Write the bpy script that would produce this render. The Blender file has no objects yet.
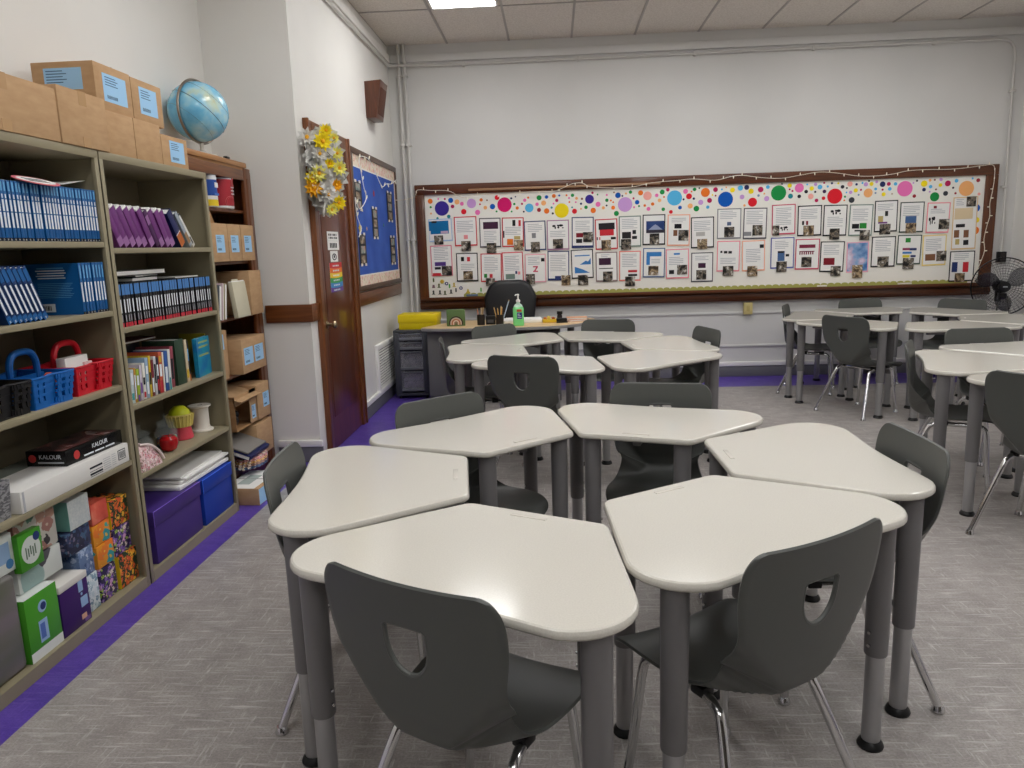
import bpy, bmesh, math, random
from mathutils import Vector, Matrix
random.seed(11)
SC = bpy.context.scene
COL = SC.collection
PI = math.pi

# ------------------------------------------------------------------ materials
def lin(c):
    c = c / 255.0
    return c / 12.92 if c <= 0.04045 else ((c + 0.055) / 1.055) ** 2.4
def rgb(c):
    return (lin(c[0]), lin(c[1]), lin(c[2]), 1.0)
MATS = {}
def M(name, c=None, rough=0.55, metal=0.0, spec=0.4, trans=0.0, alpha=1.0, emit=0.0, coat=0.0, ior=1.45):
    if name in MATS:
        return MATS[name]
    m = bpy.data.materials.new(name); m.use_nodes = True
    b = m.node_tree.nodes['Principled BSDF']
    b.inputs['Base Color'].default_value = rgb(c)
    b.inputs['Roughness'].default_value = rough
    b.inputs['Metallic'].default_value = metal
    b.inputs['Specular IOR Level'].default_value = spec
    b.inputs['Transmission Weight'].default_value = trans
    b.inputs['Alpha'].default_value = alpha
    b.inputs['Coat Weight'].default_value = coat
    b.inputs['IOR'].default_value = ior
    if emit:
        b.inputs['Emission Color'].default_value = rgb(c)
        b.inputs['Emission Strength'].default_value = emit
    MATS[name] = m
    return m
def ramp_mat(name, stops, scale=10, stretch=(1, 1, 1), rough=0.5, spec=0.4, detail=4, coords='Object', kind='noise', bump=0.0, interp='LINEAR', coat=0.0, distort=0.0, rot=(0, 0, 0)):
    """noise / voronoi / wave texture through a colour ramp"""
    if name in MATS:
        return MATS[name]
    m = bpy.data.materials.new(name); m.use_nodes = True
    nt = m.node_tree; N = nt.nodes; L = nt.links
    b = N['Principled BSDF']
    b.inputs['Roughness'].default_value = rough
    b.inputs['Specular IOR Level'].default_value = spec
    b.inputs['Coat Weight'].default_value = coat
    if coords == 'World':
        tc = N.new('ShaderNodeNewGeometry'); src = tc.outputs['Position']
    else:
        tc = N.new('ShaderNodeTexCoord'); src = tc.outputs[coords]
    mp = N.new('ShaderNodeMapping'); mp.inputs['Scale'].default_value = stretch; mp.inputs['Rotation'].default_value = rot
    L.new(src, mp.inputs['Vector'])
    if kind == 'noise':
        t = N.new('ShaderNodeTexNoise'); t.inputs['Scale'].default_value = scale; t.inputs['Detail'].default_value = detail
        t.inputs['Distortion'].default_value = distort; out = t.outputs['Fac']
    elif kind == 'wave':
        t = N.new('ShaderNodeTexWave'); t.inputs['Scale'].default_value = scale; t.inputs['Distortion'].default_value = distort
        t.inputs['Detail'].default_value = detail; out = t.outputs['Fac']
    elif kind == 'checker':
        t = N.new('ShaderNodeTexChecker'); t.inputs['Scale'].default_value = scale; out = t.outputs['Fac']
    elif kind == 'cells':
        t = N.new('ShaderNodeTexVoronoi'); t.inputs['Scale'].default_value = scale
        sp = N.new('ShaderNodeSeparateColor'); L.new(t.outputs['Color'], sp.inputs['Color']); out = sp.outputs[0]
    else:
        t = N.new('ShaderNodeTexVoronoi'); t.inputs['Scale'].default_value = scale; out = t.outputs['Distance']
    L.new(mp.outputs['Vector'], t.inputs['Vector'])
    r = N.new('ShaderNodeValToRGB'); r.color_ramp.interpolation = interp
    e = r.color_ramp.elements
    while len(e) < len(stops): e.new(0.5)
    for i, (p, c) in enumerate(stops):
        e[i].position = p; e[i].color = rgb(c)
    L.new(out, r.inputs['Fac']); L.new(r.outputs['Color'], b.inputs['Base Color'])
    if bump:
        bp = N.new('ShaderNodeBump'); bp.inputs['Strength'].default_value = bump; bp.inputs['Distance'].default_value = 0.004
        L.new(out, bp.inputs['Height']); L.new(bp.outputs['Normal'], b.inputs['Normal'])
    MATS[name] = m
    return m
def floral(name, bg, petals, scale, core=(240, 200, 60), rough=0.45):
    """round blossoms in several colours scattered on a plain ground"""
    if name in MATS: return MATS[name]
    m = bpy.data.materials.new(name); m.use_nodes = True
    nt = m.node_tree; N = nt.nodes; L = nt.links; b = N['Principled BSDF']; b.inputs['Roughness'].default_value = rough
    tc = N.new('ShaderNodeTexCoord')
    nz = N.new('ShaderNodeTexNoise'); nz.inputs['Scale'].default_value = scale * 1.6
    L.new(tc.outputs['Object'], nz.inputs['Vector'])
    mx = N.new('ShaderNodeMix'); mx.data_type = 'VECTOR'; mx.inputs[0].default_value = 0.035
    L.new(tc.outputs['Object'], mx.inputs[4]); L.new(nz.outputs['Color'], mx.inputs[5])
    v = N.new('ShaderNodeTexVoronoi'); v.inputs['Scale'].default_value = scale
    L.new(mx.outputs[1], v.inputs['Vector'])
    sp = N.new('ShaderNodeSeparateColor'); L.new(v.outputs['Color'], sp.inputs['Color'])
    pr = N.new('ShaderNodeValToRGB'); pr.color_ramp.interpolation = 'CONSTANT'
    e = pr.color_ramp.elements
    while len(e) < len(petals): e.new(0.5)
    for i, c in enumerate(petals):
        e[i].position = i / len(petals); e[i].color = rgb(c)
    L.new(sp.outputs[0], pr.inputs['Fac'])
    dr = N.new('ShaderNodeValToRGB'); dr.color_ramp.interpolation = 'CONSTANT'
    d = dr.color_ramp.elements; d.new(0.5)
    d[0].position = 0; d[0].color = (0, 0, 0, 1); d[1].position = 0.13; d[1].color = (1, 1, 1, 1); d[2].position = 0.50; d[2].color = (0, 0, 0, 1)
    L.new(v.outputs['Distance'], dr.inputs['Fac'])
    d2 = N.new('ShaderNodeMath'); d2.operation = 'LESS_THAN'; d2.inputs[1].default_value = 0.13
    L.new(v.outputs['Distance'], d2.inputs[0])
    m1 = N.new('ShaderNodeMix'); m1.data_type = 'RGBA'; m1.inputs[6].default_value = rgb(bg)
    L.new(dr.outputs['Color'], m1.inputs[0]); L.new(pr.outputs['Color'], m1.inputs[7])
    m2 = N.new('ShaderNodeMix'); m2.data_type = 'RGBA'; m2.inputs[7].default_value = rgb(core)
    L.new(d2.outputs[0], m2.inputs[0]); L.new(m1.outputs[2], m2.inputs[6])
    L.new(m2.outputs[2], b.inputs['Base Color'])
    MATS[name] = m
    return m

def streak_floor(name, base, dark, light, rough):
    if name in MATS: return MATS[name]
    m = bpy.data.materials.new(name); m.use_nodes = True
    nt = m.node_tree; N = nt.nodes; L = nt.links; b = N['Principled BSDF']
    b.inputs['Specular IOR Level'].default_value = 0.35
    g = N.new('ShaderNodeNewGeometry')
    def tex(stretch, scale, detail, rot=0, lo=0.5, hi=0.6, dist=0.0):
        mp = N.new('ShaderNodeMapping'); mp.inputs['Scale'].default_value = stretch; mp.inputs['Rotation'].default_value = (0, 0, rot)
        L.new(g.outputs['Position'], mp.inputs['Vector'])
        t = N.new('ShaderNodeTexNoise'); t.inputs['Scale'].default_value = scale; t.inputs['Detail'].default_value = detail; t.inputs['Roughness'].default_value = 0.65
        t.inputs['Distortion'].default_value = dist
        L.new(mp.outputs['Vector'], t.inputs['Vector'])
        r = N.new('ShaderNodeMapRange'); r.inputs[1].default_value = lo; r.inputs[2].default_value = hi
        L.new(t.outputs['Fac'], r.inputs[0])
        return r.outputs[0]
    a = tex((1.7, 24, 1), 3.4, 6, 0.04, 0.54, 0.76)
    c = tex((24, 2.6, 1), 3.2, 6, 0.12, 0.58, 0.80)
    d = tex((20, 3.0, 1), 3.2, 5, 1.0, 0.60, 0.82)
    soft = tex((3, 4, 1), 2.6, 4, 0.3, 0.35, 0.68)
    fine = tex((30, 42, 1), 4.0, 3, 0.2, 0.3, 0.7)
    mx = N.new('ShaderNodeMath'); mx.operation = 'MAXIMUM'; L.new(a, mx.inputs[0]); L.new(c, mx.inputs[1])
    mx2 = N.new('ShaderNodeMath'); mx2.operation = 'MAXIMUM'; L.new(mx.outputs[0], mx2.inputs[0]); L.new(d, mx2.inputs[1])
    m0 = N.new('ShaderNodeMix'); m0.data_type = 'RGBA'; m0.inputs[6].default_value = rgb(dark); m0.inputs[7].default_value = rgb(base)
    L.new(soft, m0.inputs[0])
    m3 = N.new('ShaderNodeMix'); m3.data_type = 'RGBA'; m3.blend_type = 'OVERLAY'; m3.inputs[0].default_value = 0.22
    L.new(m0.outputs[2], m3.inputs[6]); L.new(fine, m3.inputs[7])
    ml = N.new('ShaderNodeMath'); ml.operation = 'MULTIPLY'; ml.inputs[1].default_value = 0.75; L.new(mx2.outputs[0], ml.inputs[0])
    m1 = N.new('ShaderNodeMix'); m1.data_type = 'RGBA'; m1.inputs[7].default_value = rgb(light)
    L.new(ml.outputs[0], m1.inputs[0]); L.new(m3.outputs[2], m1.inputs[6])
    L.new(m1.outputs[2], b.inputs['Base Color'])
    b.inputs['Roughness'].default_value = rough
    MATS[name] = m
    return m
def wood(name, c1, c2, scale=6, axis='z', rough=0.35, coat=0.2):
    st = {'x': (0.5, 8, 8), 'y': (8, 0.5, 8), 'z': (8, 8, 0.5)}[axis]
    return ramp_mat(name, [(0.25, c1), (0.75, c2)], scale, st, rough, 0.4, 6, 'World', 'noise', 0.05, 'LINEAR', coat, 1.2)

# ------------------------------------------------------------------ mesh builder
_BOX = {}
def boxgeo(sx, sy, sz, bev, seg):
    k = (round(sx, 5), round(sy, 5), round(sz, 5), round(bev, 5), seg)
    if k not in _BOX:
        bm = bmesh.new(); bmesh.ops.create_cube(bm, size=1.0)
        for v in bm.verts: v.co = Vector((v.co.x * sx, v.co.y * sy, v.co.z * sz))
        if bev > 0:
            bmesh.ops.bevel(bm, geom=bm.edges[:], offset=min(bev, 0.49 * min(sx, sy, sz)), segments=seg, profile=0.5, affect='EDGES')
        bm.verts.ensure_lookup_table()
        _BOX[k] = ([v.co.copy() for v in bm.verts], [[v.index for v in f.verts] for f in bm.faces])
        bm.free()
    return _BOX[k]
def spline(pts, n=6):
    """Catmull-Rom through the points"""
    P = [Vector(p) for p in pts]
    if len(P) < 3: return P
    Q = [2 * P[0] - P[1]] + P + [2 * P[-1] - P[-2]]
    out = []
    for i in range(1, len(Q) - 2):
        for k in range(n):
            t = k / n
            a, b, c, d = Q[i - 1], Q[i], Q[i + 1], Q[i + 2]
            out.append(0.5 * ((2 * b) + (c - a) * t + (2 * a - 5 * b + 4 * c - d) * t * t + (3 * b - a - 3 * c + d) * t ** 3))
    out.append(P[-1])
    return out
def arcpts(cx, cy, r, a0, a1, n):
    return [(cx + r * math.cos(a0 + (a1 - a0) * i / n), cy + r * math.sin(a0 + (a1 - a0) * i / n)) for i in range(n + 1)]
def fillet(pts, radii, n=6):
    """rounded closed polygon (counter-clockwise)"""
    out = []; k = len(pts)
    for i in range(k):
        p = Vector(pts[i]); a = Vector(pts[i - 1]); b = Vector(pts[(i + 1) % k]); r = radii[i]
        if r <= 0: out.append(p); continue
        u = (a - p).normalized(); v = (b - p).normalized()
        ang = math.acos(max(-1, min(1, u.dot(v)))); d = r / math.tan(ang / 2)
        p0 = p + u * d; p1 = p + v * d
        c = p + (u + v).normalized() * (r / math.sin(ang / 2))
        a0 = math.atan2(p0.y - c.y, p0.x - c.x); a1 = math.atan2(p1.y - c.y, p1.x - c.x)
        da = (a1 - a0 + PI) % (2 * PI) - PI
        for j in range(n + 1):
            t = a0 + da * j / n
            out.append(Vector((c.x + r * math.cos(t), c.y + r * math.sin(t))))
    return [(p.x, p.y) for p in out]
def inset(poly, d):
    n = len(poly); out = []
    for i in range(n):
        a = Vector(poly[i - 1]); p = Vector(poly[i]); b = Vector(poly[(i + 1) % n])
        e1 = (p - a); e2 = (b - p)
        if e1.length < 1e-9: e1 = e2
        if e2.length < 1e-9: e2 = e1
        n1 = Vector((-e1.y, e1.x)).normalized(); n2 = Vector((-e2.y, e2.x)).normalized()
        m = (n1 + n2); l = max(0.5, m.length_squared / 2)
        q = p + m / l * d * 1.0 if m.length > 1e-6 else p + n1 * d
        out.append((q.x, q.y))
    return out
class MB:
    def __init__(s): s.v = []; s.f = []; s.m = []; s.mats = []
    def mi(s, mat):
        if mat not in s.mats: s.mats.append(mat)
        return s.mats.index(mat)
    def add(s, V, F, mat, xf=None):
        o = len(s.v); i = s.mi(mat)
        s.v += [tuple(xf @ Vector(v)) if xf else tuple(v) for v in V]
        s.f += [[o + a for a in f] for f in F]; s.m += [i] * len(F)
        return s
    def box(s, x0, x1, y0, y1, z0, z1, mat, bev=0.0, seg=2, xf=None):
        V, F = boxgeo(abs(x1 - x0), abs(y1 - y0), abs(z1 - z0), bev, seg)
        c = Vector(((x0 + x1) / 2, (y0 + y1) / 2, (z0 + z1) / 2))
        return s.add([v + c for v in V], F, mat, xf)
    def tube(s, path, r, mat, seg=10, closed=False, xf=None, caps=True):
        P = [Vector(p) for p in path]; n = len(P)
        R = r if isinstance(r, (list, tuple)) else [r] * n
        V = []; F = []; prev = None
        for i in range(n):
            if closed: t = (P[(i + 1) % n] - P[i - 1])
            else: t = P[min(i + 1, n - 1)] - P[max(i - 1, 0)]
            t.normalize()
            if prev is None:
                up = Vector((0, 0, 1)) if abs(t.z) < 0.9 else Vector((1, 0, 0))
                a = t.cross(up).normalized()
            else:
                a = (prev - t * prev.dot(t)).normalized()
            prev = a; b = t.cross(a)
            for k in range(seg):
                q = 2 * PI * k / seg
                V.append(P[i] + (a * math.cos(q) + b * math.sin(q)) * R[i])
        for i in range(n if closed else n - 1):
            for k in range(seg):
                a = i * seg + k; b = i * seg + (k + 1) % seg; j = (i + 1) % n
                F.append([a, b, j * seg + (k + 1) % seg, j * seg + k])
        if caps and not closed:
            F.append(list(range(seg))[::-1]); F.append([(n - 1) * seg + k for k in range(seg)])
        return s.add(V, F, mat, xf)
    def lathe(s, prof, mat, seg=24, c=(0, 0, 0), xf=None):
        V = []; F = []; n = len(prof)
        for r, z in prof:
            for k in range(seg):
                q = 2 * PI * k / seg
                V.append((c[0] + max(r, 1e-5) * math.cos(q), c[1] + max(r, 1e-5) * math.sin(q), c[2] + z))
        for i in range(n - 1):
            for k in range(seg):
                F.append([i * seg + k, i * seg + (k + 1) % seg, (i + 1) * seg + (k + 1) % seg, (i + 1) * seg + k])
        if prof[0][0] > 1e-4: F.append(list(range(seg))[::-1])
        if prof[-1][0] > 1e-4: F.append([(n - 1) * seg + k for k in range(seg)])
        return s.add(V, F, mat, xf)
    def prism(s, poly, z0, z1, mat, edge=0.0, xf=None):
        """extruded outline (xy) with softened rims"""
        if edge > 0:
            e = edge
            lay = [(inset(poly, e), z0), (inset(poly, e * 0.3), z0 + e * 0.3), (poly, z0 + e), (poly, z1 - e), (inset(poly, e * 0.3), z1 - e * 0.3), (inset(poly, e), z1)]
        else:
            lay = [(poly, z0), (poly, z1)]
        return s.layers(lay, mat, xf)
    def layers(s, lay, mat, xf=None, closed=True):
        n = len(lay[0][0]); V = []; F = []
        for pl, z in lay: V += [(p[0], p[1], z) for p in pl]
        for i in range(len(lay) - 1):
            for k in range(n):
                F.append([i * n + k, i * n + (k + 1) % n, (i + 1) * n + (k + 1) % n, (i + 1) * n + k])
        F.append(list(range(n))[::-1]); F.append([(len(lay) - 1) * n + k for k in range(n)])
        return s.add(V, F, mat, xf)
    def disc(s, c, r, mat, seg=20, axis='y', th=0.001):
        pts = arcpts(0, 0, r, 0, 2 * PI, seg)[:-1]
        xf = Matrix.Translation(c)
        if axis == 'y': xf = xf @ Matrix.Rotation(PI / 2, 4, 'X')
        if axis == 'x': xf = xf @ Matrix.Rotation(PI / 2, 4, 'Y')
        return s.layers([(pts, -th / 2), (pts, th / 2)], mat, xf)
    def ball(s, c, r, mat, seg=14, rings=8, sc=(1, 1, 1)):
        prof = [(r * math.sin(PI * i / rings), -r * math.cos(PI * i / rings)) for i in range(rings + 1)]
        return s.lathe(prof, mat, seg, (0, 0, 0), Matrix.Translation(c) @ Matrix.Diagonal((sc[0], sc[1], sc[2], 1)))
    def text(s, txt, size, mat, xf, th=0.0006):
        cu = bpy.data.curves.new('txt', 'FONT'); cu.body = txt; cu.size = size; cu.align_x = 'CENTER'; cu.align_y = 'CENTER'; cu.extrude = th
        o = bpy.data.objects.new('txt', cu); COL.objects.link(o)
        dg = bpy.context.evaluated_depsgraph_get(); me = o.evaluated_get(dg).to_mesh()
        V = [v.co.copy() for v in me.vertices]; F = [list(p.vertices) for p in me.polygons]
        o.evaluated_get(dg).to_mesh_clear()
        bpy.data.objects.remove(o); bpy.data.curves.remove(cu)
        return s.add(V, F, mat, xf)
    def mesh(s, name, ang=35):
        me = bpy.data.meshes.new(name); me.from_pydata(s.v, [], s.f)
        for m in s.mats: me.materials.append(m)
        me.polygons.foreach_set('material_index', s.m)
        bm = bmesh.new(); bm.from_mesh(me); bmesh.ops.recalc_face_normals(bm, faces=bm.faces); bm.to_mesh(me); bm.free()
        me.polygons.foreach_set('use_smooth', [True] * len(me.polygons))
        me.set_sharp_from_angle(angle=math.radians(ang))
        return me
    def build(s, name, parent=None, ang=35):
        o = bpy.data.objects.new(name, s.mesh(name, ang)); COL.objects.link(o)
        if parent: o.parent = parent
        return o
def tag(o, label, cat, group=None, kind=None):
    o['label'] = label; o['category'] = cat
    if group: o['group'] = group
    if kind: o['kind'] = kind
    return o
def thing(name, label, cat, loc=(0, 0, 0), rz=0.0, group=None, rot=None):
    o = bpy.data.objects.new(name, None); COL.objects.link(o); o.empty_display_size = 0.05
    o.location = loc; o.rotation_euler = rot if rot else (0, 0, rz)
    return tag(o, label, cat, group)
def struct(name, mb, parent=None):
    o = mb.build(name, parent)
    if not parent: o['kind'] = 'structure'
    return o
def copy_tree(o, parent=None):
    c = o.copy(); COL.objects.link(c); c.parent = parent
    for ch in list(o.children):
        copy_tree(ch, c)
    return c
def dup(root, loc, rz=None, label=None, group=None, rot=None):
    c = copy_tree(root)
    c.location = loc
    if rz is not None: c.rotation_euler = (0, 0, rz)
    if rot is not None: c.rotation_euler = rot
    if label: c['label'] = label
    if group: c['group'] = group
    return c
def XF(loc=(0, 0, 0), rx=0, ry=0, rz=0):
    return Matrix.Translation(loc) @ Matrix.Rotation(rz, 4, 'Z') @ Matrix.Rotation(ry, 4, 'Y') @ Matrix.Rotation(rx, 4, 'X')
FACE_X = Matrix(((0, 0, 1, 0), (1, 0, 0, 0), (0, 1, 0, 0), (0, 0, 0, 1)))      # local x->world y, y->z, normal ->+x
FACE_NY = Matrix(((1, 0, 0, 0), (0, 0, -1, 0), (0, 1, 0, 0), (0, 0, 0, 1)))    # local x->x, y->z, normal -> -y

# common finishes
WHITE = M('white_paint', (236, 234, 230), 0.6)
CHROME = M('chrome', (215, 215, 216), 0.13, 1.0)
BLACKP = M('black_plastic', (18, 18, 19), 0.4)
PAPER = M('white_paper', (240, 239, 236), 0.7, spec=0.2)
INK = M('grey_print', (176, 178, 184), 0.8, spec=0.1)
DARKINK = M('dark_print', (48, 50, 56), 0.7, spec=0.1)
CARD = ramp_mat('cardboard', [(0.2, (178, 143, 106)), (0.8, (196, 162, 124))], 14, (1, 1, 3), 0.8, 0.15, 5, 'World')
CARDD = ramp_mat('cardboard_dark', [(0.2, (160, 120, 82)), (0.8, (178, 138, 98))], 14, (1, 1, 3), 0.8, 0.15, 5, 'World')
TAPE = M('packing_tape', (186, 150, 108), 0.25)
LBLUE = M('label_blue', (160, 205, 240), 0.5)
LIGHT = 5.0
ADDED_LIGHTS = [(1.211, 6.545), (3.167, 6.545), (-.745, 3.937), (1.211, 3.937), (3.167, 3.937), (-.745, 1.329), (1.211, 1.329), (3.167, 1.329), (-.745, -1.279), (1.211, -1.279)]
EXPOSURE = 1.12
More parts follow.
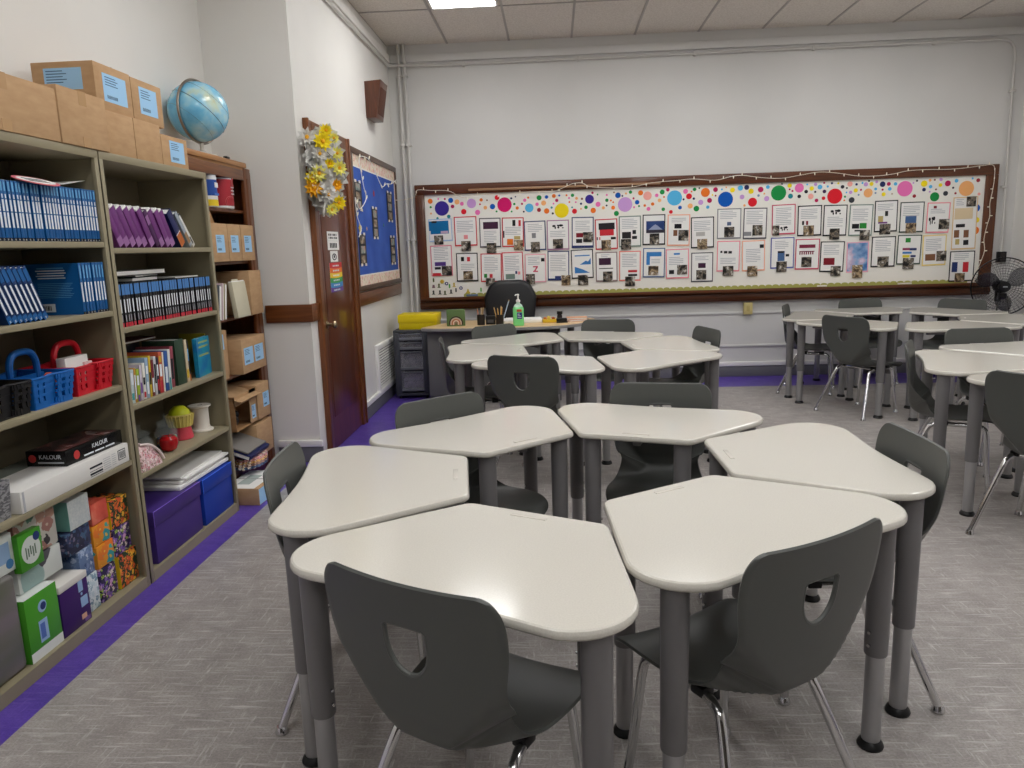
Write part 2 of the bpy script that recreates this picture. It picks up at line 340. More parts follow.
POSTERS=[
([-1.408, -1.095, 1.576, 1.819], 'paleblue', [('blue', [-1.385, -1.132, 1.658, 1.797]), ('dark', [-1.316, -1.261, 1.777, 1.798]), ('white', [-1.39, -1.334, 1.586, 1.694]), ('lilac', [-1.222, -1.14, 1.661, 1.688])], [[-1.298, -1.199, 1.545, 1.642]], [], 'wide poster with a big blue panel, first in the upper row of the long board'),
([-1.073, -0.826, 1.52, 1.835], 'red', [('redlight', [-0.972, -0.928, 1.595, 1.638])], [[-1.003, -0.899, 1.465, 1.573]], [[-1.044, -0.857, 1.659, 1.787]], 'white poster with thin red edge right of the blue-panel poster'),
([-0.8, -0.567, 1.496, 1.811], 'darkgray', [('plum', [-0.758, -0.595, 1.693, 1.768])], [[-0.724, -0.62, 1.435, 1.543]], [[-0.752, -0.61, 1.554, 1.672]], 'dark-edged poster with a plum banner across its top, upper row'),
([-0.556, -0.319, 1.493, 1.808], 'red', [('black', [-0.442, -0.409, 1.717, 1.781]), ('red', [-0.376, -0.351, 1.715, 1.779]), ('orange', [-0.502, -0.437, 1.515, 1.579]), ('black', [-0.544, -0.53, 1.592, 1.667]), ('tan', [-0.425, -0.359, 1.572, 1.609])], [[-0.427, -0.329, 1.459, 1.566]], [[-0.52, -0.346, 1.621, 1.706]], 'red-edged poster with split flag at top and orange picture at bottom'),
([-0.31, -0.076, 1.448, 1.763], 'navy', [('gray', [-0.228, -0.184, 1.582, 1.635])], [[-0.242, -0.144, 1.431, 1.539]], [[-0.269, -0.106, 1.656, 1.73]], 'navy-edged poster with one small grey emblem and a light photo hanging low'),
([-0.065, 0.174, 1.446, 1.765], 'mauve', [('MAP', [-0.009, 0.121, 1.669, 1.722])], [[-0.002, 0.107, 1.461, 1.563]], [[-0.032, 0.141, 1.584, 1.648]], 'mauve-edged poster with a black world map under the yellow dot'),
([0.201, 0.438, 1.459, 1.788], 'navy', [('darkred', [0.249, 0.325, 1.572, 1.619]), ('dark', [0.248, 0.313, 1.513, 1.556]), ('navy', [0.199, 0.437, 1.459, 1.485])], [[0.324, 0.432, 1.521, 1.627]], [[0.24, 0.402, 1.65, 1.746]], 'navy-edged poster with dark red and black pictures beside a photo'),
([0.46, 0.699, 1.435, 1.759], 'red', [('dark', [0.498, 0.67, 1.647, 1.716]), ('red', [0.508, 0.659, 1.583, 1.647]), ('black', [0.626, 0.68, 1.539, 1.565]), ('dark', [0.475, 0.486, 1.539, 1.571]), ('red', [0.502, 0.513, 1.538, 1.57])], [[0.523, 0.626, 1.429, 1.536]], [], 'red-edged poster with large red blot under a dark wide picture'),
([0.713, 0.948, 1.454, 1.782], 'graygreen', [('dark', [0.745, 0.841, 1.545, 1.614]), ('dark', [0.857, 0.895, 1.59, 1.632]), ('dark', [0.852, 0.905, 1.537, 1.569])], [[0.733, 0.841, 1.428, 1.54]], [[0.745, 0.916, 1.644, 1.75]], 'grey-edged poster with a cluster of four dark pictures'),
([0.964, 1.205, 1.467, 1.789], 'black', [('MOUNT', [1.002, 1.194, 1.594, 1.72])], [[1.039, 1.141, 1.472, 1.589]], [], 'black-edged poster with a blue snowy mountain picture'),
([1.226, 1.465, 1.449, 1.781], 'peach', [('black', [1.3, 1.375, 1.633, 1.681]), ('brown', [1.29, 1.333, 1.555, 1.618])], [[1.344, 1.45, 1.505, 1.616]], [[1.268, 1.427, 1.701, 1.743]], 'peach-edged poster with small black plate above its photo, upper row'),
([1.482, 1.726, 1.419, 1.746], 'black', [('graylt', [1.535, 1.63, 1.546, 1.589])], [[1.547, 1.653, 1.408, 1.514]], [[1.513, 1.693, 1.599, 1.704]], 'black-edged poster with a pale sketch above its photo'),
([1.756, 2.009, 1.506, 1.825], 'gray', [('steel', [1.861, 1.904, 1.647, 1.684])], [[1.831, 1.937, 1.526, 1.632]], [[1.786, 1.965, 1.716, 1.799]], 'grey-edged poster with a tiny crest, right below the large blue dot'),
([2.03, 2.277, 1.497, 1.822], 'darkgray', [('gray', [2.038, 2.117, 1.531, 1.573])], [[2.127, 2.232, 1.533, 1.643]], [[2.06, 2.238, 1.654, 1.79]], 'grey-edged poster with a grey slip stuck beside its photo, under the red dot'),
([2.333, 2.579, 1.535, 1.848], 'rose', [('MAP', [2.42, 2.504, 1.571, 1.623])], [[2.305, 2.41, 1.527, 1.632]], [[2.374, 2.541, 1.644, 1.811]], 'rose-edged poster full of text with photo overlapping its lower left corner'),
([2.601, 2.851, 1.511, 1.828], 'black', [('dark', [2.648, 2.669, 1.627, 1.669]), ('darkred', [2.69, 2.711, 1.626, 1.668])], [[2.662, 2.772, 1.516, 1.62]], [[2.635, 2.811, 1.688, 1.791]], 'black-edged poster with two small dark bars, left of the big red dot'),
([2.866, 3.111, 1.502, 1.825], 'black', [('MAP', [2.935, 3.049, 1.72, 1.782])], [[2.935, 3.039, 1.465, 1.58]], [[2.908, 3.075, 1.606, 1.7]], 'black-edged poster with a black world map under the big red dot'),
([3.131, 3.374, 1.494, 1.821], 'graygreen', [('black', [3.165, 3.238, 1.571, 1.62]), ('green', [3.243, 3.315, 1.571, 1.628]), ('dark', [3.194, 3.256, 1.541, 1.557])], [[3.248, 3.352, 1.45, 1.555]], [[3.165, 3.33, 1.65, 1.774]], 'green-based poster with a black and a green block side by side'),
([3.398, 3.635, 1.527, 1.853], 'black', [('dark', [3.505, 3.536, 1.692, 1.744]), ('tan', [3.436, 3.487, 1.632, 1.694]), ('purple', [3.438, 3.531, 1.616, 1.632])], [[3.452, 3.566, 1.501, 1.61]], [[3.429, 3.593, 1.755, 1.816]], 'black-edged poster with tan block and purple line above its photo'),
([3.656, 3.903, 1.513, 1.829], 'darkgreen', [('steelblue', [3.714, 3.827, 1.612, 1.684])], [[3.72, 3.828, 1.508, 1.612]], [[3.688, 3.862, 1.694, 1.787]], 'dark-edged poster with one tall picture at its foot below the pink dot'),
([3.929, 4.164, 1.5, 1.814], 'salmonpink', [('darkred', [3.993, 4.024, 1.753, 1.779]), ('MAP', [3.951, 4.023, 1.584, 1.677])], [[4.056, 4.164, 1.539, 1.642]], [[3.965, 4.119, 1.696, 1.747]], 'pink-edged poster with a small red crest under the green dot'),
([4.204, 4.454, 1.32, 1.862], 'cream2', [('dark', [4.242, 4.334, 1.551, 1.585]), ('brown', [4.227, 4.279, 1.446, 1.524]), ('brown', [4.325, 4.376, 1.443, 1.521]), ('tan', [4.244, 4.285, 1.373, 1.43]), ('dark', [4.326, 4.378, 1.365, 1.417]), ('beige', [4.222, 4.406, 1.635, 1.748])], [[4.335, 4.432, 1.761, 1.863]], [[4.234, 4.315, 1.78, 1.841]], 'tall poster with four small portraits, on the right end of the board'),
([-1.348, -1.11, 1.202, 1.534], 'pink', [('violet', [-1.305, -1.183, 1.311, 1.355]), ('white2', [-1.309, -1.231, 1.225, 1.312]), ('dark', [-1.308, -1.241, 1.274, 1.301]), ('red', [-1.333, -1.244, 1.203, 1.236])], [[-1.231, -1.12, 1.206, 1.309]], [[-1.311, -1.145, 1.376, 1.517]], 'pink-edged poster with a violet bar under the blue-panel poster'),
([-1.069, -0.831, 1.134, 1.444], 'black', [('black', [-1.015, -0.982, 1.355, 1.402]), ('red', [-0.949, -0.916, 1.353, 1.4])], [[-0.995, -0.89, 1.155, 1.248]], [[-1.019, -0.864, 1.259, 1.324]], 'black-edged poster with black and red flag bars above a dark photo, lower row'),
([-0.803, -0.572, 1.121, 1.431], 'red', [('green', [-0.768, -0.735, 1.168, 1.21]), ('red', [-0.707, -0.674, 1.166, 1.208])], [[-0.749, -0.649, 1.077, 1.164]], [[-0.763, -0.609, 1.241, 1.392]], 'red-edged poster with tiny green and red flag, behind the office chair left edge'),
([-0.561, -0.33, 1.114, 1.439], 'red2', [('navy', [-0.42, -0.398, 1.2, 1.232]), ('redlight', [-0.392, -0.365, 1.193, 1.226]), ('graygreen', [-0.526, -0.426, 1.147, 1.202])], [], [[-0.532, -0.367, 1.244, 1.396]], 'strong red-edged text poster directly above the office chair'),
([-0.314, -0.084, 1.102, 1.41], 'rosepale', [('ZED', [-0.226, -0.172, 1.215, 1.28]), ('black', [-0.136, -0.098, 1.327, 1.364])], [[-0.306, -0.207, 1.086, 1.195]], [[-0.279, -0.147, 1.302, 1.378]], 'pale rose poster with a pink zigzag letter in its middle'),
([-0.067, 0.168, 1.116, 1.435], 'navy', [('navy', [0.012, 0.078, 1.137, 1.165]), ('navy', [-0.07, 0.089, 1.117, 1.139])], [[0.083, 0.182, 1.064, 1.173]], [[-0.039, 0.136, 1.208, 1.392]], 'navy-edged text poster with photo on its lower right corner'),
([0.195, 0.435, 1.13, 1.443], 'black', [('TRI', [0.288, 0.408, 1.28, 1.35]), ('WEDGE', [0.232, 0.396, 1.189, 1.26]), ('bluemid', [0.235, 0.398, 1.371, 1.383])], [[0.263, 0.373, 1.059, 1.168]], [], 'black-edged poster with blue triangle and wedge shapes'),
([0.459, 0.694, 1.09, 1.408], 'brownpale', [('plum', [0.494, 0.624, 1.269, 1.344]), ('dark', [0.494, 0.646, 1.227, 1.236])], [[0.536, 0.64, 1.089, 1.198]], [[0.517, 0.614, 1.354, 1.381]], 'grey-brown edged poster with a plum banner, below the red-blot poster'),
([0.711, 0.943, 1.089, 1.411], 'redpeach', [('red', [0.808, 0.905, 1.182, 1.206]), ('dark', [0.808, 0.905, 1.141, 1.163])], [[0.775, 0.883, 1.034, 1.137]], [[0.743, 0.905, 1.239, 1.379]], 'peach-red poster with one red and one dark bar'),
([0.965, 1.201, 1.119, 1.435], 'slate', [('bluemid', [1.002, 1.163, 1.346, 1.392]), ('bluemid', [1.002, 1.04, 1.255, 1.348])], [[1.024, 1.132, 1.146, 1.243]], [[1.056, 1.153, 1.263, 1.317]], 'slate-edged poster with a blue L shape, below the mountain poster'),
([1.217, 1.464, 1.101, 1.417], 'salmonpink', [('bluemid', [1.302, 1.367, 1.355, 1.374]), ('dark', [1.25, 1.304, 1.151, 1.194])], [[1.336, 1.443, 1.142, 1.244]], [[1.249, 1.41, 1.256, 1.331]], 'salmon-edged poster with two photos along its foot, lower row'),
([1.486, 1.721, 1.055, 1.372], 'darkgray', [('plum', [1.561, 1.641, 1.206, 1.259])], [[1.541, 1.648, 1.082, 1.184]], [[1.528, 1.677, 1.28, 1.334]], 'grey-edged poster with small plum plate over its photo, below the sketch poster'),
([1.757, 2.001, 1.16, 1.485], 'salmonpink', [('dark', [1.793, 1.814, 1.359, 1.381]), ('dark', [1.83, 1.867, 1.353, 1.379]), ('dark', [1.878, 1.915, 1.351, 1.378])], [[1.823, 1.936, 1.112, 1.219]], [[1.795, 1.965, 1.24, 1.304]], 'pink-edged poster with three small black marks in a row'),
([2.028, 2.271, 1.158, 1.482], 'peach', [('dark', [2.215, 2.258, 1.399, 1.436])], [[2.085, 2.191, 1.104, 1.211]], [[2.07, 2.229, 1.253, 1.391]], 'peach-edged text poster with a dark spot in its top right corner'),
([2.329, 2.576, 1.176, 1.504], 'bluepurple', [('steelblue', [2.403, 2.477, 1.255, 1.361]), ('dark', [2.407, 2.47, 1.34, 1.361]), ('dark', [2.487, 2.524, 1.301, 1.327])], [[2.391, 2.502, 1.138, 1.25]], [[2.373, 2.52, 1.393, 1.467]], 'blue-edged poster with a picture of a steel-blue can'),
([2.587, 2.84, 1.157, 1.48], 'rose', [('maroon', [2.626, 2.794, 1.385, 1.421]), ('COMB', [2.629, 2.786, 1.316, 1.353])], [[2.653, 2.759, 1.184, 1.29]], [], 'rose-edged poster with a maroon banner over a row of maroon teeth'),
([2.846, 3.097, 1.123, 1.446], 'black', [('darkred', [2.885, 3.0, 1.198, 1.272])], [[2.963, 3.068, 1.079, 1.185]], [[2.88, 3.047, 1.303, 1.408]], 'black-edged poster with a dark red rectangle, lower row'),
([3.129, 3.359, 1.11, 1.432], 'pinkpale', [('SKY', [3.139, 3.348, 1.125, 1.421])], [[3.189, 3.299, 1.051, 1.189]], [], 'pink-edged poster filled with a cloudy blue picture'),
([3.382, 3.631, 1.16, 1.481], 'black', [('darkred', [3.45, 3.486, 1.172, 1.267])], [[3.45, 3.565, 1.16, 1.271]], [[3.42, 3.586, 1.318, 1.444]], 'black-edged text poster with one dark red and black photo at its foot'),
([3.646, 3.894, 1.179, 1.488], 'darkgreen', [('green', [3.727, 3.779, 1.41, 1.457]), ('redblue', [3.702, 3.775, 1.329, 1.353]), ('navy', [3.775, 3.847, 1.326, 1.351]), ('bluemid', [3.704, 3.798, 1.292, 1.313]), ('yellow', [3.707, 3.779, 1.253, 1.279]), ('navy', [3.789, 3.841, 1.256, 1.277])], [[3.711, 3.826, 1.131, 1.247]], [], 'dark-edged poster with a green flag and a ladder of coloured bars'),
([3.915, 4.158, 1.16, 1.48], 'yellowpale', [('brown', [3.946, 4.049, 1.214, 1.282])], [[4.059, 4.162, 1.205, 1.31]], [[3.947, 4.112, 1.323, 1.438]], 'pale yellow poster with two pictures side by side at its foot'),
([4.201, 4.458, 0.983, 1.304], 'black', [('navy', [4.227, 4.284, 1.085, 1.19]), ('white', [4.284, 4.335, 1.083, 1.189]), ('red', [4.34, 4.397, 1.082, 1.187])], [[4.261, 4.364, 0.978, 1.073]], [[4.245, 4.399, 1.209, 1.277]], 'black-edged poster with a large blue white and red flag')]
DOTS=[(-1.324,2.009,0.027,'orange'),(-1.2,1.929,0.078,'indigo'),(-1.1,2.011,0.028,'blue'),(-1.083,1.946,0.02,'crimson'),(-1.032,1.992,0.027,'peach'),(-0.98,1.971,0.021,'pink'),(-0.875,1.971,0.05,'lavender'),(-0.963,1.887,0.029,'red'),(-0.812,1.874,0.028,'pink'),(-0.768,2.005,0.018,'orange'),(-0.726,1.922,0.02,'peach'),(-0.648,1.93,0.029,'blue'),(-0.595,2.023,0.026,'red'),(-0.517,1.945,0.078,'magenta'),(-0.442,2.01,0.012,'navy'),(-0.396,2.025,0.008,'navy'),(-0.41,1.949,0.013,'green'),(-0.38,1.906,0.018,'orange'),(-0.441,1.871,0.01,'green'),(-0.605,1.877,0.011,'green'),(-1.322,1.946,0.012,'green'),(-1.129,1.841,0.02,'teal'),(-1.253,1.826,0.013,'teal'),(-1.235,2.03,0.01,'pink'),(-1.164,2.028,0.011,'crimson'),(-0.783,1.959,0.01,'crimson'),(-0.705,1.999,0.009,'brown'),(-1.322,1.879,0.011,'peach'),(-0.25,1.903,0.046,'sky'),(-0.141,2.006,0.027,'green'),(-0.061,2.011,0.019,'blue'),(0.018,2.019,0.021,'orange'),(0.048,1.972,0.018,'crimson'),(-0.094,1.949,0.027,'peach'),(-0.165,1.938,0.019,'pink'),(-0.145,1.878,0.022,'darkred'),(-0.063,1.864,0.029,'orange'),(0.099,1.863,0.077,'yellow'),(-0.008,1.898,0.012,'teal'),(0.003,1.836,0.012,'dark'),(-0.297,1.985,0.018,'pink'),(-0.259,2.011,0.012,'orange'),(-0.327,1.948,0.012,'crimson'),(-0.31,1.865,0.01,'dark'),(0.076,2.022,0.011,'blue'),(0.218,2.019,0.018,'green'),(0.154,2.021,0.011,'orange'),(0.261,1.986,0.016,'peach'),(0.319,1.979,0.012,'brown'),(0.308,1.928,0.012,'navy'),(0.4,1.972,0.047,'indigo'),(0.432,2.038,0.013,'crimson'),(0.49,1.916,0.027,'pink'),(0.585,1.955,0.018,'green'),(0.361,1.889,0.019,'green'),(0.438,1.853,0.029,'orange'),(0.237,1.851,0.027,'red'),(0.486,2.017,0.009,'green'),(0.584,2.01,0.011,'pink'),(0.582,1.9,0.01,'dark'),(0.547,1.877,0.017,'peach'),(0.18,1.992,0.011,'pink'),(0.013,1.939,0.01,'pink'),(0.252,1.946,0.01,'pink'),(0.183,1.95,0.01,'orange'),(0.212,1.893,0.009,'teal'),(0.307,1.874,0.01,'peach'),(0.703,2.002,0.03,'blue'),(0.837,2.031,0.018,'green'),(0.944,2.019,0.027,'orange'),(1.017,1.986,0.045,'salmon'),(0.779,1.904,0.077,'lavender'),(0.907,1.923,0.024,'blue'),(0.686,1.813,0.027,'green'),(0.651,1.875,0.021,'orange'),(0.627,1.951,0.011,'orange'),(0.652,1.932,0.01,'orange'),(0.662,2.034,0.009,'brown'),(0.75,1.994,0.01,'navy'),(0.789,2.018,0.011,'peach'),(0.869,1.965,0.011,'crimson'),(0.874,1.872,0.011,'pink'),(0.927,1.882,0.011,'green'),(0.988,1.886,0.014,'orange'),(1.072,1.899,0.018,'orange'),(1.028,1.85,0.021,'pink'),(1.115,1.987,0.019,'pink'),(1.145,1.935,0.019,'peach'),(1.173,2.02,0.026,'green'),(1.232,2.042,0.019,'crimson'),(1.185,1.84,0.019,'green'),(1.266,1.81,0.02,'red'),(1.304,1.954,0.079,'sky'),(1.362,1.852,0.02,'blue'),(1.419,2.018,0.026,'pink'),(1.456,1.966,0.031,'red'),(1.514,2.036,0.019,'green'),(1.399,1.936,0.011,'navy'),(1.507,1.94,0.013,'navy'),(1.47,1.865,0.027,'peach'),(1.535,1.835,0.03,'green'),(1.192,1.968,0.01,'orange'),(1.482,2.014,0.009,'orange'),(1.628,2.0,0.047,'orange'),(1.564,2.047,0.009,'dark'),(1.734,2.025,0.025,'crimson'),(1.673,1.916,0.026,'crimson'),(1.58,1.899,0.027,'lavender'),(1.655,1.847,0.018,'sky'),(1.801,2.025,0.01,'sky'),(1.736,1.963,0.009,'darkred'),(1.84,1.921,0.079,'blue'),(1.912,2.015,0.026,'yellow'),(1.994,2.033,0.028,'sky'),(2.059,2.037,0.026,'navy'),(2.106,1.996,0.028,'yellow'),(2.013,1.94,0.025,'lavender'),(2.206,2.01,0.029,'crimson'),(2.28,2.033,0.02,'sky'),(2.185,1.949,0.013,'steel'),(2.271,1.914,0.027,'lavender'),(2.124,1.882,0.047,'red'),(2.393,1.968,0.079,'green'),(2.426,2.06,0.009,'dark'),(1.846,2.044,0.009,'peach'),(1.703,1.971,0.009,'yellow'),(2.245,1.966,0.01,'peach'),(2.041,1.851,0.013,'peach'),(2.506,2.04,0.023,'yellow'),(2.607,2.012,0.047,'pink'),(2.518,1.931,0.026,'teal'),(2.507,2.001,0.01,'crimson'),(2.537,1.984,0.011,'crimson'),(2.609,1.926,0.019,'dark'),(2.679,1.972,0.019,'dark'),(2.687,2.045,0.01,'sky'),(2.735,2.002,0.023,'yellow'),(2.774,2.043,0.017,'lavender'),(2.82,2.014,0.025,'sky'),(2.773,1.966,0.011,'dark'),(2.868,1.967,0.019,'plum'),(2.729,1.921,0.029,'salmon'),(2.79,1.878,0.019,'crimson'),(2.861,1.898,0.019,'red'),(2.977,1.915,0.078,'red'),(2.862,2.055,0.011,'crimson'),(2.942,2.049,0.012,'navy'),(2.9,2.017,0.012,'sky'),(3.008,2.045,0.011,'yellow'),(3.053,2.008,0.019,'dark'),(3.128,2.034,0.027,'salmon'),(3.196,2.028,0.013,'navy'),(3.098,1.994,0.01,'dark'),(3.096,1.949,0.009,'sky'),(3.139,1.949,0.018,'lavender'),(3.191,1.967,0.022,'yellow'),(3.244,1.971,0.011,'crimson'),(3.292,2.025,0.022,'lavender'),(3.32,1.936,0.046,'peach'),(3.083,1.906,0.011,'green'),(3.077,1.869,0.009,'orange'),(3.153,1.869,0.03,'charcoal'),(3.222,1.92,0.01,'steel'),(3.256,2.04,0.011,'sky'),(3.322,2.058,0.01,'dark'),(3.349,2.027,0.021,'yellow'),(3.401,2.046,0.015,'lavender'),(3.394,1.974,0.015,'sky'),(3.395,1.933,0.01,'steel'),(3.463,2.02,0.029,'navy'),(3.526,2.021,0.02,'crimson'),(3.595,2.019,0.018,'sky'),(3.539,1.97,0.019,'sky'),(3.466,1.965,0.011,'crimson'),(3.479,1.917,0.021,'yellow'),(3.565,1.918,0.009,'tan'),(3.693,1.966,0.079,'pink'),(3.794,1.888,0.018,'darkred'),(3.812,2.043,0.011,'dark'),(3.887,2.011,0.033,'yellow'),(3.889,1.95,0.019,'navy'),(3.954,1.978,0.018,'sky'),(3.944,2.043,0.015,'peach'),(3.992,2.046,0.01,'brown'),(4.055,2.047,0.017,'lavender'),(4.053,1.991,0.019,'yellow'),(4.011,1.948,0.01,'brown'),(4.127,2.005,0.03,'crimson'),(4.111,1.904,0.025,'charcoal'),(4.002,1.873,0.047,'green'),(4.184,1.959,0.011,'dark'),(4.213,2.029,0.019,'sky'),(4.212,1.902,0.012,'darkred'),(4.319,1.947,0.077,'peach'),(4.375,2.047,0.011,'sky'),(4.432,2.026,0.02,'darkred'),(4.451,1.886,0.015,'salmon'),(3.949,1.927,0.01,'lavender'),(3.777,2.022,0.009,'lavender'),(4.432,1.744,0.041,'blue'),(4.447,1.621,0.029,'yellow'),(4.44,1.513,0.041,'orange'),(4.443,1.399,0.013,'teal')]
# ------------------------------------------------------------------ the room
XL, XD, XR, YB, YA, YR, ZC = -2.31, -1.715, 4.84, 8.36, 5.2, -4.4, 3.62
wallm = ramp_mat('wall_paint', [(0.3, (228, 226, 221)), (0.7, (234, 232, 227))], 1.3, (1, 1, 1), 0.55, 0.3, 3, 'World')
wallb = ramp_mat('wall_paint_grey', [(0.3, (212, 211, 208)), (0.7, (218, 217, 214))], 1.3, (1, 1, 1), 0.5, 0.3, 3, 'World')
floorm = streak_floor('floor_grey', (162, 156, 152), (143, 137, 133), (230, 227, 224), 0.42)
purple = streak_floor('floor_purple', (94, 70, 166), (78, 56, 148), (134, 114, 196), 0.38)
vinyl = M('vinyl_base_grey', (112, 112, 114), 0.45)
darkwood = wood('stained_oak', (92, 50, 24), (136, 80, 40), 5, 'z')
darkwoody = wood('stained_oak_y', (86, 46, 22), (126, 74, 37), 5, 'y')
darkwoodx = wood('stained_oak_x', (84, 44, 21), (124, 72, 36), 5, 'x')
T = 0.12
b = MB()
xs = [XL - .1, -1.775, -1.715, -1.115, XR - .6, XR + .1]
ys = [YR - .1, 4.6, YA, 7.755, YB + .1]
for i in range(len(xs) - 1):
    for j in range(len(ys) - 1):
        x, y = (xs[i] + xs[i + 1]) / 2, (ys[j] + ys[j + 1]) / 2
        p = y > 7.755 or x < -1.775 or (x < -1.115 and y > 4.6) or x > XR - .6
        if x > XR - .6: p = True
        b.add([(xs[i], ys[j], 0), (xs[i + 1], ys[j], 0), (xs[i + 1], ys[j + 1], 0), (xs[i], ys[j + 1], 0)], [[0, 1, 2, 3]], purple if p else floorm)
b.box(XL - .2, XR + .2, YR - .2, YB + .2, -.12, -.002, floorm)
struct('floor', b)
struct('wall_left', MB().box(XL - T, XL, YR, YA, 0, ZC + .1, wallm))
struct('wall_alcove', MB().box(XL - T, XD - T, YA, YA + .1, 0, ZC + .1, wallm))
struct('wall_hall', MB().box(XD - T, XD, YA, YB, 0, ZC + .1, wallm))
struct('wall_back', MB().box(XD - T, XR + T, YB, YB + T, 0, ZC + .1, wallb))
struct('wall_right', MB().box(XR, XR + T, YR, YB, 0, ZC + .1, wallm))
struct('wall_rear', MB().box(XL - T, XR + T, YR - T, YR, 0, ZC + .1, M('rear_wall_dark', (84, 78, 72), .7)))
# ceiling: fissured lay-in tiles in a T grid
tile = ramp_mat('ceiling_tile', [(0.35, (214, 207, 198)), (0.6, (230, 224, 216))], 60, (1, 1, 1), 0.9, 0.1, 4, 'World', 'noise', 0.25)
grid = M('ceiling_grid', (176, 170, 164), 0.5)
b = MB().box(XL - .1, XR + .1, YR - .1, YB + .1, ZC, ZC + .05, tile)
gx0, gdx = -1.07, 0.652
k = -3
while gx0 + k * gdx < XR:
    x = gx0 + k * gdx
    if x > XL: b.box(x - .011, x + .011, YR, YB, ZC - .006, ZC + .002, grid)
    k += 1
y = 7.2
GY = []
while y > YR:
    GY.append(y); b.box(XL, XR, y - .011, y + .011, ZC - .0055, ZC + .002, grid); y -= 1.304
struct('ceiling', b)
# skirting: white cap over grey vinyl
def base(name, x0, x1, y0, y1, nx, ny):
    b = MB()
    d, e = .016, .024
    def run(o, z0, z1, m):
        if nx: b.box(x0, x0 + nx * o, y0, y1, z0, z1, m, .003)
        else: b.box(x0, x1, y0, y0 + ny * o, z0, z1, m, .003)
    run(d, 0.0, .118, vinyl); run(e, .118, .165, WHITE)
    struct(name, b)
base('baseboard_back', XD + .02, XR, YB, 0, 0, -1)
base('baseboard_hall', XD, 0, 6.45, YB - .02, 1, 0)
base('baseboard_alcove', -2.02, XD + .02, YA, 0, 0, -1)
base('baseboard_right', XR, 0, YR, YB - .03, -1, 0)
base('baseboard_rear', XL, XR, YR, 0, 0, 1)
# painted panel mouldings on the back wall, picture moulding under the ceiling
struct('trim_1', MB().box(XD, XR, YB - .014, YB, .332, .358, wallb, .004))
struct('trim_2', MB().box(XD, XR, YB - .014, YB, .695, .72, wallb, .004))
struct('trim_3', MB().box(XD, XR, YB - .035, YB, 3.44, 3.515, wallb, .006))
struct('trim_4', MB().box(XD, XD + .035, YA + .0, YB - .036, 3.44, 3.515, wallm, .006))
# stained dado rail
struct('trim_5', MB().box(-2.03, XD + .022, YA - .022, YA, 1.02, 1.145, darkwoodx, .005).box(XD, XD + .022, YA, 5.34, 1.02, 1.145, darkwoody, .005))
struct('trim_6', MB().box(XD, XD + .022, 6.435, YB - .02, 1.02, 1.14, darkwoody, .005))
# classroom door seen at a grazing angle
doorm = wood('door_veneer', (78, 36, 20), (112, 58, 32), 3, 'z', 0.3, 0.3)
b = MB().box(XD, XD + .03, 5.35, 5.445, 0, 2.415, darkwood, .004).box(XD, XD + .03, 6.335, 6.43, 0, 2.415, darkwood, .004).box(XD, XD + .03, 5.445, 6.335, 2.32, 2.415, darkwoody, .004)
b.box(XD, XD + .042, 5.345, 5.37, 0, 2.42, darkwood, .004).box(XD, XD + .042, 6.41, 6.432, 0, 2.42, darkwood, .004)
door = struct('door_1', b)
d = MB().box(XD + .001, XD + .012, 5.447, 6.333, .008, 2.318, doorm)
d.box(XD + .012, XD + .015, 5.56, 6.22, .25, 2.2, doorm, .002)
d.build('door_leaf', door)
k_ = MB(); brass = M('satin_brass', (176, 160, 130), 0.3, 1.0)
k_.lathe([(0, 0), (.028, .0), (.028, .006), (.012, .012), (.011, .035), (.024, .045), (.03, .06), (.024, .074), (0, .078)], brass, 16, (0, 0, 0), Matrix.Translation((XD + .012, 5.53, .965)) @ Matrix.Rotation(PI / 2, 4, 'Y'))
k_.build('door_knob', door)
# ceiling light panels (2x4 lay-in troffers); one shows, the rest are added for brightness
lens = M('light_diffuser', (252, 252, 252), 0.5, emit=LIGHT)
def troffer(x, y, label):
    t = thing('ceiling_light', label, 'ceiling light', (x, y, ZC - .012), 0, 'recessed ceiling light panels')
    f = MB(); w, l = .30, .628
    f.box(-w, w, -l, -l + .02, -.002, .012, WHITE).box(-w, w, l - .02, l, -.002, .012, WHITE).box(-w, -w + .02, -l, l, -.002, .012, WHITE).box(w - .02, w, -l, l, -.002, .012, WHITE)
    f.build('frame', t)
    MB().box(-w + .02, w - .02, -l + .02, l - .02, 0, .008, lens).build('diffuser', t)
troffer(-.745, 6.545, 'bright white ceiling light panel nearest the back wall')
for (x, y) in ADDED_LIGHTS:
    troffer(x, y, 'added white ceiling light panel outside the view, there to brighten the room')
